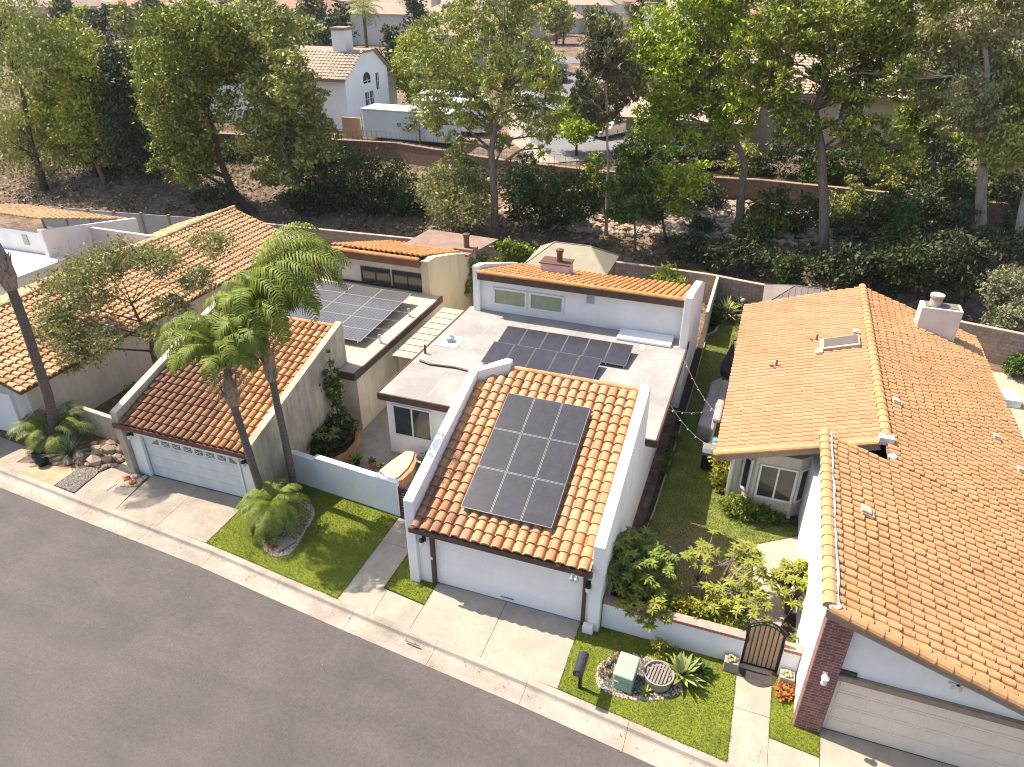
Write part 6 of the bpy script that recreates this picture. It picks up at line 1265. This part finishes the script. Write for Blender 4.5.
def trailer(label,x0,x1,y0,y1,z0,z1,side,group='trailers parked behind the retaining wall'):
    g = thing('parked_trailer',label,'trailer',((x0+x1)/2,(y0+y1)/2,4.2),group)
    MB().box(x0,y0,z0,x1,y1,z1-.08).build('body', side, g, bevel=.08); MB().box(x0-.05,y0-.05,z1-.08,x1+.05,y1+.05,z1+.04).build('roof', skyl, g, bevel=.03)
    for f in (.42,.56):
        for yy in (y0+.05,y1-.3):
            b = MB(); xm = x0+(x1-x0)*f; n = 16
            b.tube([(xm,yy,4.55),(xm,yy+.25,4.55)],.36,n); b.build('wheel', plain('tyre',(.03,.03,.03),.9), g)
    b = MB(); b.bar((x1,(y0+y1)/2,4.65),(x1+1.2,(y0+y1)/2,4.65),.12,.12); b.build('tow_bar', black, g)
trailer('long pale blue trailer with white roof beside the white gabled house',-26.6,-18.2,42.6,45.1,4.6,7.0,mat('pale_blue_panel',(.72,.79,.82),(.68,.75,.78),.5,.5,bmp=0))
trailer('white trailer just behind the long pale blue one',-24,-17.5,47.6,50,4.6,7.1,white_trim)
trailer('white-roofed trailer further back by the white gabled house',-25.5,-19.5,52.0,54.4,4.6,7.0,mat('cream_panel',(.60,.58,.53),(.55,.53,.48),.5,.5,bmp=0))
d = MB(); d.box(-29.2,43.4,4.2,-27.3,43.6,6.0); info(d.build('wooden_gate', wood, loc=(-28.2,43.5,4.2)),'orange-brown wooden gate left of the long pale blue trailer','gate')
# streets of the estate
def street(path, wd, z, nm='street', m_=None):
    b = MB()
    for (xa,ya),(xb,yb) in zip(path,path[1:]): pass
    L_ = []; R_ = []
    for i,(x,y) in enumerate(path):
        a = path[max(i-1,0)]; c = path[min(i+1,len(path)-1)]; dx,dy = c[0]-a[0],c[1]-a[1]; q = math.hypot(dx,dy); L_.append((x-dy/q*wd/2,y+dx/q*wd/2)); R_.append((x+dy/q*wd/2,y-dx/q*wd/2))
    V = [(x,y,z) for x,y in L_]+[(x,y,z) for x,y in R_]; n = len(path)
    b.add(V,[(n+i,n+i+1,i+1,i) for i in range(n-1)]); return info(b.build(nm, m_ or mat('grey_street',(.20,.195,.20),(.16,.155,.16),.2,.95,fine=(5,.15))), kind='structure')
ST = [(-4,43.5),(-8.5,50),(-12.5,60),(-17.5,76),(-21.5,92),(-24,112),(-24,140)]
street(ST,13,4.24,'pavement',concrete2); street(ST,9.5,4.26)
street([(-120,104),(-60,106),(-24,108),(40,112),(90,116)],9,4.36); street([(-220,190),(-100,192),(40,196),(120,200)],9,4.95)
def carmesh(g, paint):
    b = MB(); prof = [(-2.2,.35),(-2.25,.75),(-1.9,.9),(-1.2,.95),(-.6,1.42),(.9,1.45),(1.6,1.0),(2.15,.92),(2.25,.6),(2.2,.35)]
    b.yslab(-.88,.88,prof); b.v = [(x+g.location.x,y*(.86 if z > 1.1 else 1)+g.location.y,z+g.location.z) for x,y,z in b.v]; b.build('body', paint, g, bevel=.06)
    b = MB(); b.yslab(-.80,.80,[(-1.12,1.0),(-.6,1.38),(.88,1.41),(1.45,1.02)]); b.v = [(x+g.location.x,(y*1.03)+g.location.y,z+g.location.z) for x,y,z in b.v]; b.build('window', glass, g)
    for x in (-1.4,1.4):
        for y in (-.82,.62): MB().tube([(g.location.x+x,g.location.y+y,g.location.z+.33),(g.location.x+x,g.location.y+y+.2,g.location.z+.33)],.33,14).build('wheel', plain('tyre',(.03,.03,.03),.9), g)
c0 = thing('parked_car','dark car parked on the far street, nearer one','car',(-20.6,84.5,4.26),'cars on the far street'); carmesh(c0, plain('dark_blue_paint',(.035,.04,.06),.25)); c0.rotation_euler = (0,0,R(103))
dup(c0,(-22.6,91.5,4.26),'dark car parked on the far street, farther one',R(102))
c1_ = thing('parked_car','silver car in the turning circle behind the slim eucalyptus','car',(-6.2,52.0,4.26),'cars on the far street'); carmesh(c1_, plain('silver_paint',(.5,.5,.52),.3,.5)); c1_.rotation_euler = (0,0,R(60))
c2_ = thing('parked_car','red car partly hidden behind the slim eucalyptus','car',(-3.2,55,4.26),'cars on the far street'); carmesh(c2_, plain('red_paint',(.35,.06,.04),.3)); c2_.rotation_euler = (0,0,R(20))
# houses of the estate
RM = [roofm('pink_tan_roof',(.36,.255,.20)), roofm('grey_tan_roof',(.31,.26,.22)), roofm('terracotta_roof',(.38,.21,.15)), roofm('sand_roof',(.38,.30,.23))]
RN = ['pinkish','grey-brown','terracotta','sand-coloured']
WMs = [mat('estate_stucco',(.48,.42,.36),(.43,.38,.33),.5,.95,bmp=0), mat('estate_white',(.58,.56,.53),(.53,.51,.48),.5,.95,bmp=0)]
def hip(b, x0,x1,y0,y1,z0,r_,ov=.5):
    x0-=ov; x1+=ov; y0-=ov; y1+=ov; k = min((x1-x0),(y1-y0))/2
    if x1-x0 >= y1-y0: q = [(x0+k,(y0+y1)/2,z0+r_),(x1-k,(y0+y1)/2,z0+r_)]; f = [(0,1,5,4),(1,2,5),(2,3,4,5),(3,0,4)]
    else: q = [((x0+x1)/2,y0+k,z0+r_),((x0+x1)/2,y1-k,z0+r_)]; f = [(0,1,4),(1,2,5,4),(2,3,5),(3,0,4,5)]
    b.add([(x0,y0,z0),(x1,y0,z0),(x1,y1,z0),(x0,y1,z0)]+q, f+[(3,2,1,0)])
def gable(b, x0,x1,y0,y1,z0,r_,ov=.4):
    b.yslab(y0-ov,y1+ov,[(x0-ov,z0),((x0+x1)/2,z0+r_),(x1+ov,z0),(x1+ov,z0-.2),((x0+x1)/2,z0+r_-.2),(x0-ov,z0-.2)])
protos = []
for k in range(8):
    g = thing('estate_house','x','house',(0,0,-200)); b = MB(); O = (0,0,-200)
    W_,D_ = (12,10) if k%2 else (10,13)
    w = MB(); w.box(-W_/2,-D_/2,-200,W_/2,D_/2,-194.6); w.box(-W_/2-1.5,-D_/2-4.5,-200,0,-D_/2,-197.0)
    if k%2 == 0: w.yslab(-D_/2-4.5,-D_/2-4.4,[(-W_/2-1.5,-197.1),(-W_/4-.75,-195.6),(0,-197.1)])
    w.build('wall', WMs[(k//2)%2], g)
    hip(b,-W_/2,W_/2,-D_/2,D_/2,-194.6,2.6); 
    if k%2: hip(b,-W_/2-1.5,0,-D_/2-4.5,-D_/2+1,-197.0,1.5)
    else: gable(b,-W_/2-1.5,0,-D_/2-4.5,-D_/2+.2,-197.0,1.6)
    b.build('roof', RM[k%4], g)
    for xa,xb,za,zb in ((1.0,2.6,-199.3,-197.8),(-3.5,-2.0,-196.3,-195.0),(1.2,2.8,-196.3,-195.0),(3.4,4.3,-196.3,-195.0)): window(g,xa,xb,za,zb,-D_/2,frame_white,dk,1,.12)
    d = MB(); d.box(-W_/2-.6,-D_/2-4.54,-200,-1.0,-D_/2-4.48,-197.8); d.build('garage_door', frame_white, g)
    d = MB(); d.box(W_/2-2.2,-1,-195,-W_/2+W_-.9,.4,-190.9); c_ = d.build('chimney', WMs[(k//2+1)%2], g); d = MB(); d.box(W_/2-2.35,-1.1,-190.9,W_/2-.75,.5,-190.7); d.build('chimney_cap', taupe, c_)
    protos.append(g)
def mk(k, x, y, z, rz, lab):
    if protos[k][1 if False else 0] if False else False: pass
houses = []
rowsY = [88,120,140,165,182,205,228,255,290,330]
rown = ['first','second','third','fourth','fifth','sixth','seventh','eighth','ninth','last']
CAM = Vector((8.25,-15.57,18.0)); YAW = R(19.7); PIT = R(30.3)
def seen(x,y,z,mg=10):
    d = Vector((x,y,z))-CAM; r_ = Vector((math.cos(YAW),math.sin(YAW),0)); f = Vector((-math.sin(YAW)*math.cos(PIT),math.cos(YAW)*math.cos(PIT),-math.sin(PIT))); u = r_.cross(f)
    w_ = d.dot(f)
    return w_ > 1 and abs(d.dot(r_)/w_) < .711+mg/w_ and abs(d.dot(u)/w_) < .533+mg/w_
cnt = 0
for ri,Y in enumerate(rowsY):
    step = 15.5 if ri < 5 else 17
    xs_ = np.arange(-1.43*(Y+16)-10, .30*(Y+16)+25, step)
    inrow = 0
    for x in xs_:
        x = float(x)+random.uniform(-2,2); y = Y+random.uniform(-2.5,2.5)
        sx = float(np.interp(y,[p[1] for p in ST],[p[0] for p in ST]))
        if y < 145 and abs(x-sx) < 13: continue
        if Y == 88 and x < -45: continue
        z = float(np.interp(y,[40,150,230,400],[4.2,4.5,5,6]))
        if not seen(x,y,z+5): continue
        inrow += 1; k = random.randrange(8)
        lab = '%s-roofed %s house, %s estate row beyond the bank, number %d from left'%(RN[k%4],'cream' if (k//2)%2 == 0 else 'white',rown[ri],inrow)
        rz = random.choice((0,R(180))) if ri not in (1,2) else (0 if ri == 2 else R(180))
        rz += R(random.uniform(-6,6))
        if ri < 5: dup(protos[k],(x,y,z),lab,rz,1,'houses of the estate beyond the bank')
        else:
            r_ = protos[k].copy(); COL.objects.link(r_); r_.location = (x,y,z); r_.rotation_euler = (0,0,rz); r_['label'] = lab; r_['group'] = 'houses of the estate beyond the bank'
            for ch in kids(protos[k]):
                if ch.name.split('.')[0] in ('wall','roof','chimney','window'):
                    c_ = ch.copy(); COL.objects.link(c_); c_.parent = r_
        cnt += 1
for g in protos:
    for ch in kids(g):
        for q in kids(ch): bpy.data.objects.remove(q)
        bpy.data.objects.remove(ch)
    bpy.data.objects.remove(g)
# trees of the estate
tp = []
for k,(lm,sh) in enumerate(((lf_olive,[(0,0,4.2,2.6,2.2),(1.2,.5,5.6,1.8,1.6),(-1.3,-.4,5,1.9,1.7)]),(lf_ever,[(0,0,4.6,2.2,3.0),(.6,.3,7,1.5,1.8),(-.8,0,3.2,1.8,1.6)]),(lf_green,[(0,0,3.4,2.4,1.8),(1.5,0,3.9,1.6,1.3),(-1.4,.6,3.8,1.6,1.4)]),(lf_eucdark,[(0,0,5.5,2.2,2.6),(1,.4,8,1.6,1.8),(-1,0,7,1.7,1.6),(.2,-.3,9.6,1.1,1.2)]))):
    g = thing('estate_tree','x','tree',(0,0,-300)); b = MB(); top = max(q[2] for q in sh)
    b.tube([(0,0,-300.3),(.1,0,-300+top*.5),(0,.1,-300+top)],[.25,.18,.06],7)
    for q in sh: b.tube([(0,0,-300+top*.35),(q[0]*.6,q[1]*.6,-300+q[2]*.8),(q[0],q[1],-300+q[2])],[.12,.08,.03],5)
    b.build('trunk', bark_dark, g); foliage('crown', cloud([(a,b_,c-300,d_,e) for a,b_,c,d_,e in sh],2200,.45,.26,40), .55, lm, g, 1.8, .2); tp.append(g)
TN = ['olive-green','dark evergreen','fresh green','tall dusky']
n_ = 0; per = {}
for ri,Y in enumerate([62,80,98,112,130,152,180,215,240,272,310]):
    for x in np.arange(-1.43*(Y+16),.30*(Y+16)+12,8.5 if Y < 140 else 10):
        if random.random() < (.35 if x < -40 and Y < 100 else .04): continue
        x = float(x)+random.uniform(-4,4); y = Y+random.uniform(-4,4); sx = float(np.interp(y,[p[1] for p in ST],[p[0] for p in ST]))
        if y < 145 and abs(x-sx) < 7.5: continue
        if Y == 62 and (-52 < x < -18 or -5 < x < 20): continue
        z = float(np.interp(y,[40,150,230,400],[4.2,4.5,5,6]))
        if not seen(x,y,z+4,4): continue
        k = random.choice((0,0,1,1,2,3)); n_ += 1; per[(ri,k)] = per.get((ri,k),0)+1
        dup(tp[k],(x,y,z),'%s tree in estate tree line %d, number %d of its kind from left'%(TN[k],ri+1,per[(ri,k)]),random.uniform(0,6.28),random.uniform(.65,1.15),'trees of the estate beyond the bank')
for g in tp:
    for ch in kids(g): bpy.data.objects.remove(ch)
    bpy.data.objects.remove(g)
c9 = (-57,97,11.6); fr = [(c9,R(k*137.5),R(70-k*4.2),3.4,R(85)) for k in range(22)]
palm('estate_palm','single palm standing behind the white gabled house','' or [(-57,97,4.3),(-57,97,8),(-57,97,11.5)],.3,fr,lf_palm,ll=.9,lw=.06,n=16)
print('houses',cnt,'estate trees',n_)

# ------------------------------------------------------------------ camera, light, air
cam = bpy.data.cameras.new('camera'); cam.sensor_width = 36; cam.lens = 720/1024*36; cam.clip_end = 5000; cam.clip_start = .5
co = bpy.data.objects.new('camera', cam); COL.objects.link(co); co.location = CAM; co.rotation_euler = (R(90-30.3),0,YAW); S.camera = co
sd = Vector((.70,-.10,-1.0)).normalized()
sl_ = bpy.data.lights.new('sun','SUN'); sl_.energy = 4.8; sl_.angle = R(.53); sl_.color = (1,.93,.82)
so = bpy.data.objects.new('sun', sl_); COL.objects.link(so); so.rotation_euler = sd.to_track_quat('-Z','Y').to_euler()
wd = bpy.data.worlds.new('World'); S.world = wd; wd.use_nodes = True
nt = wd.node_tree; sk = nt.nodes.new('ShaderNodeTexSky'); sk.sky_type = 'NISHITA'; sk.sun_disc = False
sk.sun_elevation = math.asin(-sd.z); sk.sun_rotation = math.atan2(-sd.x,-sd.y); sk.air_density = 1.0; sk.dust_density = 2.0; sk.ozone_density = 1.0; sk.altitude = 50
nt.links.new(sk.outputs[0], nt.nodes['Background'].inputs[0]); nt.nodes['Background'].inputs[1].default_value = .14
S.view_settings.view_transform = 'Standard'; S.view_settings.look = 'None'; S.view_settings.exposure = 1.0; S.view_settings.gamma = 1; S.view_settings.use_white_balance = True; S.view_settings.white_balance_temperature = 6800; S.cycles.filter_width = 1.1
HAZE = 0.00014
S.cycles.volume_step_rate = 4; S.cycles.max_bounces = 6; S.cycles.diffuse_bounces = 3; S.cycles.volume_bounces = 0
if HAZE:
    hb = MB().box(-700,-120,-2,420,640,24)
    m_, nt_, bs_ = nodes('haze_air'); nt_.nodes.remove(bs_); pv = nt_.nodes.new('ShaderNodeVolumePrincipled'); pv.inputs['Density'].default_value = HAZE; pv.inputs['Color'].default_value = (.85,.9,1,1); pv.inputs['Anisotropy'].default_value = .2
    nt_.links.new(pv.outputs[0], nt_.nodes['Material Output'].inputs['Volume'])
    info(hb.build('haze', m_), kind='stuff')
